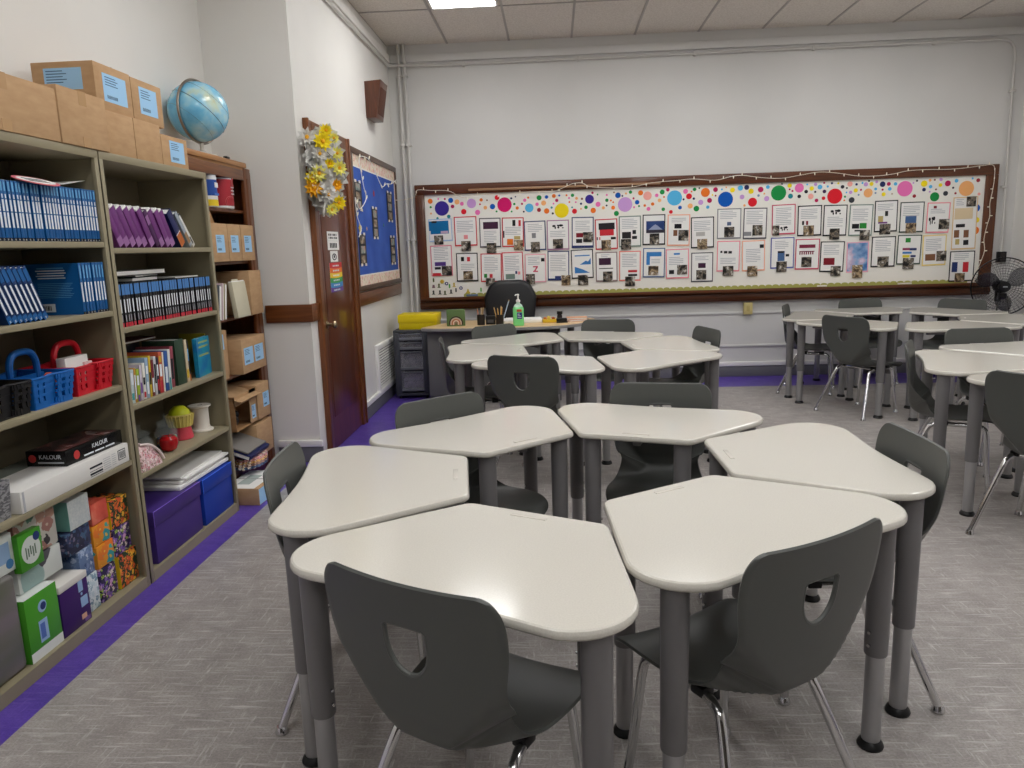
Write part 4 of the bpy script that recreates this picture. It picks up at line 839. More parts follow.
flat('flat_book', 'thin black flat book with tan edge in the small pile on the uniform row', 3.53, kz + .0195, .010, .27, .19, M('book_black', None), -2.0, .12)
flat('flat_book', 'grey flat book with white page edge, topmost on the uniform black row', 3.36, kz + .031, .022, .46, .22, M('book_greycover', (120, 120, 116), .6), -1.995, .02)
flat('flat_book', 'thin white pad lying at the right end of the uniform row', 3.88, kz, .006, .24, .2, PAPER, -1.985, -.03)
# ---- third shelf: picture books of many colours
yel = M('book_yellow', (206, 170, 48), .5)
PB = [  # thickness, height, colour, spine bits, label
    (.030, .155, (190, 205, 206), [(.55, .9, 'w'), (.1, .3, 't')], 'pale teal picture book, first of the picture-book row'),
    (.016, .158, (205, 150, 60), [(.1, .8, 'w')], 'slim orange picture book beside the pale teal one'),
    (.026, .150, (160, 186, 56), [(.0, .2, 'p'), (.5, .8, 'w')], 'lime green picture book near the left of the picture-book row'),
    (.022, .165, (200, 190, 205), [(.2, .5, 'p')], 'pale lilac picture book after the lime one'),
    (.026, .170, (228, 226, 216), [(.4, .6, 'k'), (.05, .2, 'r')], 'white picture book with dark spine title after the lilac one'),
    (.028, .190, (150, 176, 200), [(.6, .8, 'w'), (.1, .4, 'w')], 'greyish blue picture book before the yellow one'),
    (.020, .196, (214, 180, 50), [(.3, .6, 'k')], 'yellow picture book standing tall in the picture-book row'),
    (.022, .172, (120, 40, 52), [(.1, .5, 'w')], 'dark red picture book right of the yellow one'),
    (.022, .186, (214, 214, 214), [(.3, .8, 'k')], 'white and black picture book after the dark red one'),
    (.020, .178, (40, 38, 60), [(.1, .4, 'r'), (.5, .8, 'w')], 'near-black picture book with red foot'),
    (.034, .200, (196, 90, 60), [(.0, .3, 'r'), (.4, .7, 'w'), (.75, .9, 'y')], 'red and orange picture book in the middle of the row'),
    (.014, .196, (232, 228, 220), [], 'thin white picture book before the blue one'),
    (.036, .198, (40, 82, 150), [(.2, .6, 'w')], 'royal blue picture book in the middle of the row'),
    (.024, .202, (226, 230, 226), [(.0, .3, 't')], 'white picture book with teal foot right of the royal blue one'),
    (.030, .170, (66, 84, 70), [(.2, .5, 'w')], 'short grey-green book before the maroon one'),
    (.036, .208, (150, 70, 84), [(.2, .7, 'k')], 'maroon pink book left of the thick green binder'),
]
cc = {'w': wht, 't': M('print_teal', (60, 150, 150), .5), 'p': M('print_violet', (120, 80, 150), .5), 'k': DARKINK, 'r': redp, 'y': yel}
y = 3.250
for i, (th, h, c3, bits, lab) in enumerate(PB):
    a = math.radians(-4)
    t = thing('picture_book', lab, 'book', (-1.93 - .02 * (i > 13), y + th / 2, LB[2] + .001 + th / 2 * math.sin(abs(a))), 0, 'picture books on the third shelf', rot=(a, 0, 0))
    book_parts(t, th, h, .175, M('picbook_%02d' % i, c3, .45), lambda c, th, h, d, bits=bits: bars(c, th, h, [(z0, z1, cc[k], .6) for z0, z1, k in bits]))
    y += th + .0022
y += .012
t = thing('binder', 'thick dark green binder in the middle of the picture-book shelf', 'binder', (-1.945, y + .055, LB[2] + .0005))
book_parts(t, .092, .235, .17, M('binder_green', (44, 66, 50), .5), None)
y += .104
t = thing('picture_book', 'cream book just right of the thick green binder', 'book', (-1.945, y + .018, LB[2] + .0005)); book_parts(t, .030, .225, .22, M('book_cream', (206, 190, 160), .5), lambda c, th, h, d: bars(c, th, h, [(.1, .3, cc['y'], .7)]))
t = thing('picture_book', 'slim black book between the cream one and the turquoise cover', 'book', (-1.955, y + .055, LB[2] + .0005)); book_parts(t, .028, .215, .21, M('book_black', None), lambda c, th, h, d: bars(c, th, h, [(.0, .16, orange, .9), (.5, .8, skyp, .5)]))
tq = ramp_mat('turquoise_cover', [(.35, (20, 110, 170)), (.65, (40, 160, 176))], 9, (1, 1, 1), .35)
t = thing('picture_book', 'turquoise book turned cover out at the right end of picture-book shelf', 'book', (-1.955, 3.945, LB[2] + .001), math.radians(-84))
book_parts(t, .022, .212, .195, tq, lambda c, th, h, d: [c.box(-d * .86, -d * .14, th / 2, th / 2 + .0006, h * z, h * (z + .05), M('gold_letters', (150, 170, 110), .5)) for z in (.86, .74, .52)] and None)
t = thing('picture_book', 'thin yellow-green book at the far right end behind the turquoise one', 'book', (-1.990, 4.152, LB[2] + .0005)); book_parts(t, .012, .222, .15, M('book_olive', (160, 150, 50), .5), None)
# back row on that shelf
t = thing('picture_book', 'yellow book standing in the back row behind the picture books', 'book', (-2.135, 3.36, LB[2] + .0005)); book_parts(t, .19, .215, .13, yel, lambda c, th, h, d: bars(c, th, h, [(.84, .92, orange, .6)]))
t = thing('binder', 'black binder standing in the back row behind the picture books', 'binder', (-2.135, 3.60, LB[2] + .0005)); book_parts(t, .25, .235, .13, M('book_black', None), None)
flat('flat_book', 'dark maroon folder lying across the tops of the back-row books', 3.5, LB[2] + .2365, .012, .34, .15, M('folder_maroon', (96, 28, 34), .5), -2.12, -.05)
t = thing('picture_book', 'olive brown book standing in the back row behind the green binder', 'book', (-2.245, 3.90, LB[2] + .0005)); book_parts(t, .2, .235, .045, M('book_brown', (96, 82, 50), .5), None)
# ------------------------------------------------------------------ handled baskets
def basket(y0, y1, z, colr, label, x0=-2.16, x1=-1.925, handle=True):
    m = M('basket_' + label.split()[0], colr, .38)
    t = thing('basket', label, 'basket', ((x0 + x1) / 2, (y0 + y1) / 2, z + .0006))
    w, l, h = (x1 - x0) / 2, (y1 - y0) / 2, .118
    def wall(axis, s):
        b = MB()
        L_ = l if axis == 'x' else w
        o = (w if axis == 'x' else l) * s
        # lattice: verticals and three horizontal bands leave square holes; a pinch in the middle of the long side
        def put(a0, a1, z0, z1):
            k = 1 - .12 * (1 - (z0 + z1) / 2 / h)
            e = .004
            if axis == 'x':
                pn = s * .016 * math.exp(-((a0 + a1) / 2 / .032) ** 2)
                b.box(o * k - pn - e / 2, o * k - pn + e / 2, a0 * k, a1 * k, z0, z1, m)
            else: b.box(a0 * k, a1 * k, o * k - e / 2, o * k + e / 2, z0, z1, m)
        n = 6 if axis == 'x' else 5
        st = 2 * L_ / n
        for i in range(n + 1):
            a = -L_ + i * st
            wd = st * .30
            if axis == 'x' and i == n // 2: wd = st * .75
            if i in (0, n): wd = st * .5
            for q in range(5): put(max(-L_, a - wd), min(L_, a + wd), h * q / 5, h * (q + 1) / 5)
        for z0, z1 in ((0, .026), (.046, .056), (.074, .084), (.098, .118)):
            for q in range(12): put(-L_ + 2 * L_ * q / 12, -L_ + 2 * L_ * (q + 1) / 12, z0, z1)
        b.build('side_wall', t)
    for s in (-1, 1): wall('x', s); wall('y', s)
    b = MB(); b.box(-w * .88, w * .88, -l * .88, l * .88, 0, .004, m); b.build('bottom', t)
    b = MB(); rp = [((w - .016 * math.exp(-(a / .032) ** 2)), a, h) for a in [-l + 2 * l * q / 16 for q in range(17)]]; b.tube(rp + [(-p_[0], -p_[1], h) for p_ in rp], .005, m, 8, True); b.build('rim', t)
    if handle:
        b = MB(); b.box(-.003, .003, -l * .9, l * .9, .03, h - .002, m); b.build('divider', t)
        b = MB(); hp = [(0, -l * .62, h - .02), (0, -l * .60, h + .045), (0, -l * .40, h + .082), (0, 0, h + .09), (0, l * .40, h + .082), (0, l * .60, h + .045), (0, l * .62, h - .02)]
        b.tube(spline(hp, 5), .013, m, 10); b.build('handle', t)
    return t
basket(2.40, 2.615, LA[2], (26, 26, 28), 'black plastic lattice basket cut by the left edge on the third shelf', handle=False)
basket(2.622, 2.864, LA[2], (24, 98, 176), 'blue plastic caddy basket with arched handle on the third shelf')
basket(2.884, 3.146, LA[2], (200, 28, 44), 'red plastic caddy basket with arched handle on the third shelf', -2.17, -1.93)
t = thing('tape_roll', 'tan roll of tape resting in the black basket', 'tape roll', (-2.04, 2.55, LA[2] + .0575), 0, rot=(0, PI / 2, 0))
MB().lathe([(.022, -.02), (.05, -.02), (.05, .02), (.022, .02), (.022, -.02)], M('tape_tan', (196, 170, 116), .4), 24).build('roll', t)
t = thing('card_box', 'white box of cards sticking out of the red basket', 'box', (-2.01, 2.99, LA[2] + .03), 0)
b = MB(); b.box(-.02, .02, -.075, .075, 0, .125, PAPER, .003); b.build('box_body', t)
t = thing('card_box', 'pinkish small box sticking out at the front of the red basket', 'box', (-1.99, 3.05, LA[2] + .03), 0)
MB().box(-.012, .012, -.025, .025, 0, .095, M('pinkcard', (226, 190, 190), .6), .003).build('box_body', t)
t = thing('eraser', 'orange eraser leaning inside the blue basket', 'eraser', (-1.975, 2.80, LA[2] + .072), 0, rot=(.5, 0, 0))
MB().box(-.012, .012, -.014, .014, 0, .05, M('eraser_orange', (206, 96, 60), .6), .004).build('block', t)
# ------------------------------------------------------------------ fourth shelf of the first bookcase
t = thing('flat_carton', 'long white flat carton lying on the fourth shelf', 'box', (-2.055, 2.798, LA[3] + .0006))
b = MB(); b.box(-.155, .145, -.345, .345, 0, .082, M('white_carton', (226, 224, 220), .6), .003)
b.box(-.150, -.05, -.30, .30, .082, .0826, M('carton_top_print', (128, 134, 124), .7)).box(.0, .09, -.02, .14, .082, .0826, M('carton_green', (40, 110, 70), .6))
b.box(.145, .1456, -.335, -.325, .004, .078, INK)
b.build('carton', t)
b = MB()
for k in range(2): b.box(.145, .1457, .06, .145, .042 - .026 * k, .05 - .026 * k, DARKINK).box(.145, .1457, .06, .145, .030 - .02 * k, .032 - .02 * k, DARKINK)
for k in range(6): b.box(.145, .1457, .155, .205, .058 - .009 * k, .060 - .009 * k, INK).box(.145, .1457, .215, .245, .06 - .009 * k, .062 - .009 * k, INK)
b.box(.145, .1457, .262, .318, .022, .066, DARKINK).box(.1457, .1463, .266, .314, .026, .062, PAPER)
for k in range(10): b.box(.1463, .1468, .269 + .0045 * k, .271 + .0045 * k, .029, .059, DARKINK)
b.build('printing', t)
t = thing('pencil_set_box', 'black art pencil set box with white lettering on the white carton', 'box', (-2.02, 2.955, LA[3] + .0836), math.radians(-2.5))
gloss = M('box_gloss_black', (18, 17, 18), .25); redd = M('logo_red', (196, 60, 60), .4)
b = MB(); b.box(-.085, .085, -.182, .182, 0, .062, gloss, .002); b.build('box_body', t)
img = ramp_mat('box_photo', [(.35, (24, 22, 22)), (.5, (70, 56, 54)), (.6, (110, 60, 58)), (.72, (130, 124, 120))], 13, (1, 1, 1), .25)
b = MB(); b.box(-.078, .072, -.175, .175, .062, .0625, img); b.build('cover_picture', t)
b = MB(); xf = Matrix.Translation((.0855, .03, .040)) @ FACE_X
b.text('KALOUR', .026, wht, xf)
for k in range(3): b.box(.085, .0858, -.075 + .07 * k, -.015 + .07 * k, .012, .018, wht)
xf = Matrix.Translation((.018, -.1825, .038)) @ FACE_NY
b.text('KALOUR', .024, INK, xf)
b.box(-.035, .075, -.1828, -.182, .012, .018, INK)
b.build('lettering', t)
b = MB(); b.disc((.0856, -.118, .031), .018, redd, 18, 'x').disc((-.058, -.1826, .032), .016, redd, 18, 'y'); b.build('round_logo', t)
weave = ramp_mat('grey_weave', [(.4, (96, 96, 100)), (.55, (150, 150, 152))], 170, (1, .5, 1.2), .7, .3, 2, 'Object', 'cells')
t = thing('storage_bin', 'grey woven-pattern storage bin at the left end of fourth shelf', 'bin', (-2.03, 2.34, LA[3] + .0006))
b = MB(); w, l, h = .105, .095, .138
b.layers([([(-w * .92, -l * .92), (w * .92, -l * .92), (w * .92, l * .92), (-w * .92, l * .92)], 0), ([(-w, -l), (w, -l), (w, l), (-w, l)], h), ([(-w + .006, -l + .006), (w - .006, -l + .006), (w - .006, l - .006), (-w + .006, l - .006)], h), ([(-w * .9, -l * .9), (w * .9, -l * .9), (w * .9, l * .9), (-w * .9, l * .9)], .006)], weave)
b.build('bin_body', t)
# ------------------------------------------------------------------ tissues and wipes on the bottom shelf
def tissue(name, label, y0, y1, z0, z1, m, depth=.115, x1=-1.952, top=None, slot=False, cat='tissue box', rz=0, extra=None):
    t = thing(name, label, cat, (x1 - depth / 2, (y0 + y1) / 2, z0 + .0006), rz)
    b = MB(); l, h = (y1 - y0) / 2 - .0012, z1 - z0 - .0015
    b.box(-depth / 2, depth / 2, -l, l, 0, h, m, .002); b.build('carton', t)
    if top:
        c = MB(); c.box(-depth / 2, depth / 2, -l, l, h, h + .0006, top); c.build('top_flap', t)
    if extra: extra(t, depth / 2, l, h)
    return t
ZB = .0525
F_or = floral('floral_orange_dark', (30, 54, 34), [(226, 110, 40), (236, 180, 60), (214, 86, 50), (240, 150, 50)], 46, (240, 210, 80))
F_pu = floral('floral_purple_dark', (38, 26, 72), [(120, 86, 170), (220, 206, 190), (160, 190, 70), (206, 150, 200)], 52, (230, 220, 200))
F_oy = floral('floral_orange_teal', (226, 146, 36), [(60, 160, 160), (236, 180, 60), (40, 150, 160), (226, 120, 40)], 22, (240, 200, 80))
F_red = ramp_mat('coral_flower', [(.3, (196, 60, 50)), (.55, (226, 100, 80)), (.75, (240, 150, 120))], 12, (1, 1, 1), .45, .4, 3, 'Object', 'noise')
F_mu = floral('floral_muted', (206, 202, 192), [(170, 120, 110), (90, 130, 110), (60, 56, 60), (190, 150, 130)], 17, (210, 190, 170))
F_ci = floral('grey_circles', (206, 210, 206), [(150, 176, 172), (170, 178, 176), (76, 74, 82), (190, 196, 190)], 8, (150, 176, 172))
F_nv = ramp_mat('navy_triangles', [(.0, (36, 40, 66)), (.4, (52, 62, 96)), (.7, (70, 100, 130)), (.9, (120, 110, 130))], 70, (1, 1, 1), .4, .4, 2, 'Object', 'cells', 0, 'CONSTANT')
F_bl = floral('floral_blue_grey', (96, 118, 156), [(160, 176, 206), (60, 84, 130), (190, 200, 216), (120, 140, 180)], 40, (200, 206, 220))
F_wb = floral('white_blue_sprigs', (214, 222, 226), [(150, 176, 190), (120, 150, 170), (190, 206, 214), (206, 214, 220)], 46, (170, 190, 196))
yele = M('yellow_side', (226, 190, 40), .45)
def side(mat_):
    def f(t, d, l, h):
        c = MB(); c.box(-d, d, -l - .0006, -l, 0, h, mat_); c.build('side_panel', t)
    return f
G = 'small cube tissue boxes'
tissue('tissue_box', 'white speckled tissue cube with teal side, topmost of its tower', 2.745, 2.882, .432, .555, ramp_mat('white_speckle', [(.35, (196, 204, 206)), (.7, (216, 220, 218))], 120), .125, -1.95, None, extra=side(M('teal_side', (120, 176, 164), .45)))
tissue('tissue_box', 'navy tissue cube with crossing triangles below the white speckled cube', 2.715, 2.868, .335, .430, F_nv, .125)
tissue('tissue_box', 'grey-blue flowered tissue cube below the navy one', 2.772, 2.868, .214, .333, F_bl, .125)
tissue('tissue_box', 'white tissue cube with pale blue sprigs at the foot of its tower', 2.785, 2.876, .053, .212, F_wb, .125)
tissue('tissue_box', 'coral red tissue cube on top of the orange ones', 2.888, 3.004, .398, .490, F_red, .125)
tissue('tissue_box', 'orange tissue cube with teal circles directly below the coral red one', 2.880, 3.002, .306, .396, F_oy, .125)
tissue('tissue_box', 'orange tissue cube with teal circles, lower of the orange pair', 2.884, 3.006, .206, .304, F_oy, .125, -1.948)
tissue('tissue_box', 'dark purple flowered tissue cube under the two orange ones', 2.888, 3.006, .053, .204, F_pu, .125)
tissue('tissue_box', 'yellow-edged orange flowered tissue cube at the top of the right tower', 3.012, 3.150, .334, .460, F_or, .125, -1.95, extra=side(yele))
tissue('tissue_box', 'dark purple flowered tissue cube in the middle of the right tower', 3.014, 3.146, .206, .332, F_pu, .125)
tissue('tissue_box', 'yellow-edged orange flowered tissue cube at the bottom of the right tower', 3.020, 3.162, .053, .204, F_or, .13, -1.945, extra=side(yele))
# paper goods in soft packs
tissue('tissue_pack', 'tall white pack with faded flowers behind the green wipes pack', 2.470, 2.700, .412, .572, F_mu, .22, -1.972, cat='tissue pack')
tissue('tissue_pack', 'white pack with grey and teal circles under the faded-flower pack', 2.450, 2.695, .3025, .410, F_ci, .22, -1.965, cat='tissue pack')
gr = M('pack_green', (70, 150, 40), .35); ptop = M('pack_white', (222, 226, 222), .4); lb = M('pack_lightblue', (150, 180, 216), .4); navyp = M('pack_navy', (30, 50, 110), .4)
def wipes(t, d, l, h):
    c = MB(); e = [(l * .82 * math.cos(2 * PI * k / 24), h * .37 * math.sin(2 * PI * k / 24)) for k in range(24)]
    c.prism(e, 0, .001, M('pack_greywhite', (206, 212, 206), .4), 0, Matrix.Translation((d, 0, h * .5)) @ FACE_X)
    for k in range(5): c.box(d + .001, d + .0016, -l * .5 + .012 * k, -l * .5 + .012 * k + .006, h * (.3 + .04 * (k % 3)), h * (.62 - .05 * (k % 2)), M('pack_script', (96, 116, 96), .5))
    c.disc((d + .0014, l * .55, h * .8), .017, navyp, 18, 'x'); c.build('printing', t)
tissue('wipes_pack', 'green-framed soft wipes pack leaning at the front of bottom shelf', 2.436, 2.560, .392, .532, gr, .03, -1.934, cat='wipes', extra=wipes)
def gpack(t, d, l, h):
    c = MB(); c.box(d, d + .0008, -l, l, 0, h * .15, ptop).box(d, d + .0008, -l * .35, l * .18, h * .22, h * .56, lb)
    c.disc((d + .0006, 0, h * .76), .023, lb, 18, 'x').disc((d + .0012, .004, h * .76), .015, navyp, 16, 'x').box(d, d + .0012, -l * .28, l * .0, h * .27, h * .51, M('pack_dotblue', (80, 110, 180), .5)); c.build('printing', t)
tissue('towel_pack', 'bright green paper product pack with white foot on bottom shelf', 2.408, 2.586, ZB, .300, gr, .2, -1.925, top=ptop, cat='paper towels', extra=gpack)
dpur = M('box_deep_purple', (58, 26, 96), .4); lidw = M('lid_white', (218, 214, 208), .45)
def ppack(t, d, l, h):
    c = MB(); c.box(d, d + .0008, l * .30, l * .62, h * .66, h * .92, lb).box(d, d + .0008, l * .36, l * .86, h * .34, h * .54, lb).box(d, d + .0008, l * .42, l * .54, h * .58, h * .63, lb)
    c.box(d, d + .0008, l * .3, l * .66, h * .10, h * .2, M('print_flesh', (216, 170, 140), .5)).box(d, d + .0008, l * .5, l * .9, h * .02, h * .10, M('print_mauve', (120, 90, 150), .5)); c.build('printing', t)
    c = MB(); c.box(-d - .002, d + .003, -l - .001, l + .001, h - .026, h + .003, lidw, .004); c.build('lid', t)
tissue('tissue_carton', 'deep purple carton with white lid beside the green pack', 2.592, 2.768, ZB, .262, dpur, .21, -1.925, cat='carton', extra=ppack)
pl = ramp_mat('plaid_plastic', [(.0, (96, 100, 82)), (.35, (118, 108, 116)), (.6, (92, 98, 78)), (.85, (132, 130, 128))], 7, (.2, .3, 1), .3, .4, 2, 'Object', 'noise')
t = thing('packaged_rolls', 'tall grey-green plastic-wrapped pack cut by the left edge', 'pack', (-2.04, 2.318, ZB + .0006))
b = MB(); b.box(-.11, .105, -.085, .085, 0, .36, pl, .018, 4); b.build('wrapped_pack', t)
tissue('tissue_pack', 'white and blue pack at the left edge above the plastic-wrapped pack', 2.245, 2.440, .4135, .555, ptop, .2, -1.955, cat='tissue pack', extra=lambda t, d, l, h: (lambda c: (c.box(d, d + .0008, -l * .7, l * .8, h * .28, h * .80, lb), c.disc((d + .001, l * .72, h * .22), .018, M('pack_steel', (70, 120, 170), .4), 16, 'x'), c.build('printing', t)))(MB()))
# ------------------------------------------------------------------ second bookcase, lower shelves
glass = M('clear_glass', (225, 240, 238), .03, 0, .8, alpha=.07)
def jar(name, label, x, y, z, r, h, fill, lid=None, knob=True):
    t = thing(name, label, 'jar', (x, y, z + .0006))
    b = MB(); b.lathe([(0, 0), (r * .9, 0), (r, .008), (r, h * .72), (r * .75, h * .9), (r * .75, h), (r * .70, h), (r * .70, h * .88), (r * .94, h * .70), (r * .94, .01), (0, .008)], glass, 24); b.build('glass_body', t)
    if fill: MB().lathe([(0, .009), (r * .92, .010), (r * .92, h * .45), (r * .5, h * .5), (0, h * .5)], fill, 20).build('contents', t)
    b = MB(); b.lathe([(0, h + .001), (r * .82, h + .001), (r * .82, h + .012), (r * .2, h + .02), (r * .14, h + .034), (r * .22, h + .046), (0, h + .052)], lid or glass, 20); b.build('lid', t)
    return t
candy = floral('candy_mix', (70, 90, 110), [(60, 120, 180), (200, 60, 80), (230, 210, 120), (90, 160, 90)], 60, (230, 230, 230))
jar('glass_jar', 'glass jar with dark contents behind the flowered pouch', -2.05, 3.475, LB[3], .062, .125, M('jar_dark', (24, 34, 40), .5))
jar('glass_jar', 'lidded glass jar of coloured sweets behind the red apple', -2.04, 3.71, LB[3], .056, .125, candy)
t = thing('toy_apple', 'shiny red apple ornament standing in front of the sweets jar', 'ornament', (-1.985, 3.625, LB[3] + .0006))
ap = M('apple_red', (168, 18, 24), .15, coat=.5)
MB().lathe([(0, .004), (.018, 0), (.036, .012), (.046, .04), (.044, .064), (.030, .08), (.012, .078), (0, .070)], ap, 24).build('apple_body', t)
MB().tube([(0, 0, .068), (.002, .002, .085), (.006, .005, .094)], .0022, M('stalk', (70, 50, 30), .6), 6).build('stalk', t)
t = thing('cupcake_jar', 'cupcake-shaped jar with pink base and yellow-green top', 'jar', (-2.05, 3.885, LB[3] + .0006))
MB().lathe([(0, 0), (.058, 0), (.062, .006), (.054, .05), (.050, .07), (0, .07)], M('cup_pink', (206, 70, 84), .35), 28).build('base_cup', t)
b = MB(); pr = [(0, .071), (.058, .071), (.070, .13), (.066, .138), (0, .138)]; b.lathe(pr, M('cup_yellow', (214, 196, 110), .45), 28)
for k in range(22): q = 2 * PI * k / 22; b.tube([(.058 * math.cos(q), .058 * math.sin(q), .072), (.071 * math.cos(q), .071 * math.sin(q), .135)], .0045, M('cup_yellow', None), 6)
b.build('pleated_cup', t)
MB().lathe([(0, .1385), (.056, .1385), (.05, .158), (.03, .178), (0, .184)], M('cup_lime', (206, 214, 40), .4), 24).build('icing', t)
t = thing('spool', 'large white empty spool at the right end of fourth shelf', 'spool', (-2.03, 4.075, LB[3] + .0006))
MB().lathe([(0, 0), (.066, 0), (.066, .008), (.052, .014), (.047, .03), (.047, .125), (.052, .134), (.062, .139), (.062, .146), (.02, .146), (.02, .13), (0, .13)], M('spool_white', (222, 216, 206), .5), 28).build('spool_body', t)
t = thing('pouch', 'pink flowered fabric pouch drooping at the left front of fourth shelf', 'pouch', (-1.945, 3.335, LB[3] + .0006))
fp = floral('pouch_fabric', (226, 196, 196), [(200, 110, 120), (150, 120, 110), (240, 230, 226), (190, 140, 150)], 70, (240, 226, 220), .8)
pp = [(-.055, -.095), (.085, -.095), (.03, .08), (-.05, .085)]
b = MB(); b.layers([(inset(fillet([(-.075, -.095), (.03, -.1), (.035, .09), (-.07, .1)], [.02] * 4), .0), 0), (fillet([(-.08, -.1), (.036, -.105), (.036, .08), (-.07, .09)], [.02] * 4), .03), (fillet([(-.05, -.09), (.02, -.09), (.015, .03), (-.045, .03)], [.012] * 4), .10), (fillet([(-.03, -.08), (.0, -.08), (.0, -.03), (-.03, -.03)], [.008] * 4), .125)], fp); b.build('pouch_body', t, 60)
b = MB(); b.tube(spline([(.008, -.06, .124), (.024, 0, .11), (.036, .05, .07), (.040, .085, .02)], 5), .006, M('pouch_trim', (230, 214, 210), .7), 8); b.build('zip_trim', t)
def lidbox(label, y0, y1, z1, c, x1=-1.915, depth=.33):
    m = M('file_box_' + label.split()[0], c, .45); e = M('file_box_edge_' + label.split()[0], tuple(min(255, int(v * 1.5) + 40) for v in c), .5)
    t = thing('storage_box', label, 'box', (x1 - depth / 2, (y0 + y1) / 2, .0526)); l, h, d = (y1 - y0) / 2, z1 - .0526, depth / 2
    b = MB(); b.box(-d + .006, d - .006, -l + .006, l - .006, 0, h - .004, m, .003); b.build('box_body', t)
    b = MB(); b.box(-d, d, -l, l, h - .075, h, m, .003)
    b.build('lid', t)
    b = MB(); b.tube([(d, -l, h), (d, l, h)], .0016, e, 6).tube([(d, -l, h - .075), (d, -l, h)], .0016, e, 6); b.build('worn_edge', t)
lidbox('purple lidded cardboard box on the bottom shelf', 3.285, 3.765, .315, (66, 44, 120))
lidbox('blue lidded cardboard box on the bottom shelf', 3.785, 4.152, .310, (20, 58, 160), -1.912)
zz = .3115
for i, (y0, y1, dz, dx, lab) in enumerate(((3.60, 4.165, .020, .0, 'thick white paper pad at the bottom of the pile on the blue box'), (3.64, 4.16, .016, -.012, 'white paper pad second from the bottom of the pile on the blue box'), (3.66, 4.165, .013, .006, 'white paper pad third in the pile on the blue box'), (3.63, 4.15, .011, -.02, 'white paper pad on top of the pile on the blue box'))):
    t = thing('paper_pad', lab, 'paper pad', (-2.085 + dx, (y0 + y1) / 2, max(zz, .316) + .0006), math.radians((-1, .8, -.5, 1.5)[i]))
    b = MB(); l = (y1 - y0) / 2; b.box(-.15, .15, -l, l, 0, dz, PAPER, .003); b.build('pad', t)
    zz = max(zz, .316) + dz + .0008
# ------------------------------------------------------------------ cartons on top of the bookcases
def lab_mesh(c, y0, y1, z0, z1, x, code=True):
    c.box(x, x + .0008, y0, y1, z0, z1, LBLUE)
    w, h = y1 - y0, z1 - z0
    for k in range(4): c.box(x + .0008, x + .0012, y0 + w * .1, y0 + w * (.55 + .08 * (k % 2)), z1 - h * (.14 + .09 * k), z1 - h * (.11 + .09 * k), M('label_print', (60, 90, 130), .6))
    if code:
        for k in range(9): c.box(x + .0008, x + .0012, y0 + w * (.14 + .05 * k), y0 + w * (.165 + .05 * k), z0 + h * .12, z0 + h * .24, M('label_code', (40, 60, 90), .6))
def carton(label, x0, x1, y0, y1, z0, z1, labels=(), side=None, tape=True, m=None, rz=0, seam=False):
    t = thing('cardboard_box', label, 'box', ((x0 + x1) / 2, (y0 + y1) / 2, z0 + .0006), rz)
    d, l, h = (x1 - x0) / 2, (y1 - y0) / 2, z1 - z0
    b = MB(); b.box(-d, d, -l, l, 0, h, m or CARD, .004); b.build('carton', t)
    if tape:
        c = MB(); c.box(-d - .0006, d + .0008, -.025, .025, h, h + .0008, TAPE).box(d, d + .0008, -.025, .025, h - .055, h, TAPE).box(d, d + .0008, -.025, .025, 0, .04, TAPE); c.build('tape', t)
    if seam:
        c = MB(); c.box(-d * .98, d, -.0015, .0015, h, h + .0006, CARDD); c.build('flap_seam', t)
    for q in labels:
        c = MB(); lab_mesh(c, q[0], q[1], q[2], q[3], d); c.build('address_label', t)
    if side:
        c = MB(); c.box(side[0], side[1], -l - .0008, -l, side[2], side[3], LBLUE)
        w, hh = side[1] - side[0], side[3] - side[2]
        for k in range(5): c.box(side[0] + w * .06, side[0] + w * (.5 + .1 * (k % 2)), -l - .0012, -l - .0008, side[3] - hh * (.16 + .13 * k), side[3] - hh * (.12 + .13 * k), M('label_print', (60, 90, 130), .6))
        c.build('address_label', t)
    return t
ZT = 1.9515
carton('brown carton at the left edge on top of the first bookcase', -2.2, -1.90, 2.36, 2.944, ZT, 2.150)
carton('brown taped carton on the bookcase, right of the one at the left edge', -2.2, -1.898, 2.950, 3.270, ZT, 2.170)
carton('plain brown carton in the lower layer on the bookcases, left of its pair', -2.295, -1.935, 3.315, 3.548, ZT, 2.140, tape=False)
carton('plain brown carton in the lower layer on the bookcases, right of its pair', -2.295, -1.935, 3.552, 3.790, ZT, 2.142, tape=False)
carton('carton with large pale label on its near end, topmost of the carton stack', -2.245, -1.965, 3.33, 3.618, 2.1435, 2.345, [(-.085, .10, .045, .165)], (-.085, .085, .085, .175), tape=False, seam=True)
carton('carton with one blue label beside the topmost near-end-labelled carton', -2.28, -1.965, 3.622, 3.900, 2.1435, 2.340, [(-.075, .085, .04, .165)], None, tape=False)
carton('small carton with blue label standing alone beside the globe', -2.20, -1.945, 3.812, 4.080, ZT, 2.108, [(-.055, .095, .028, .135)], None, tape=False)
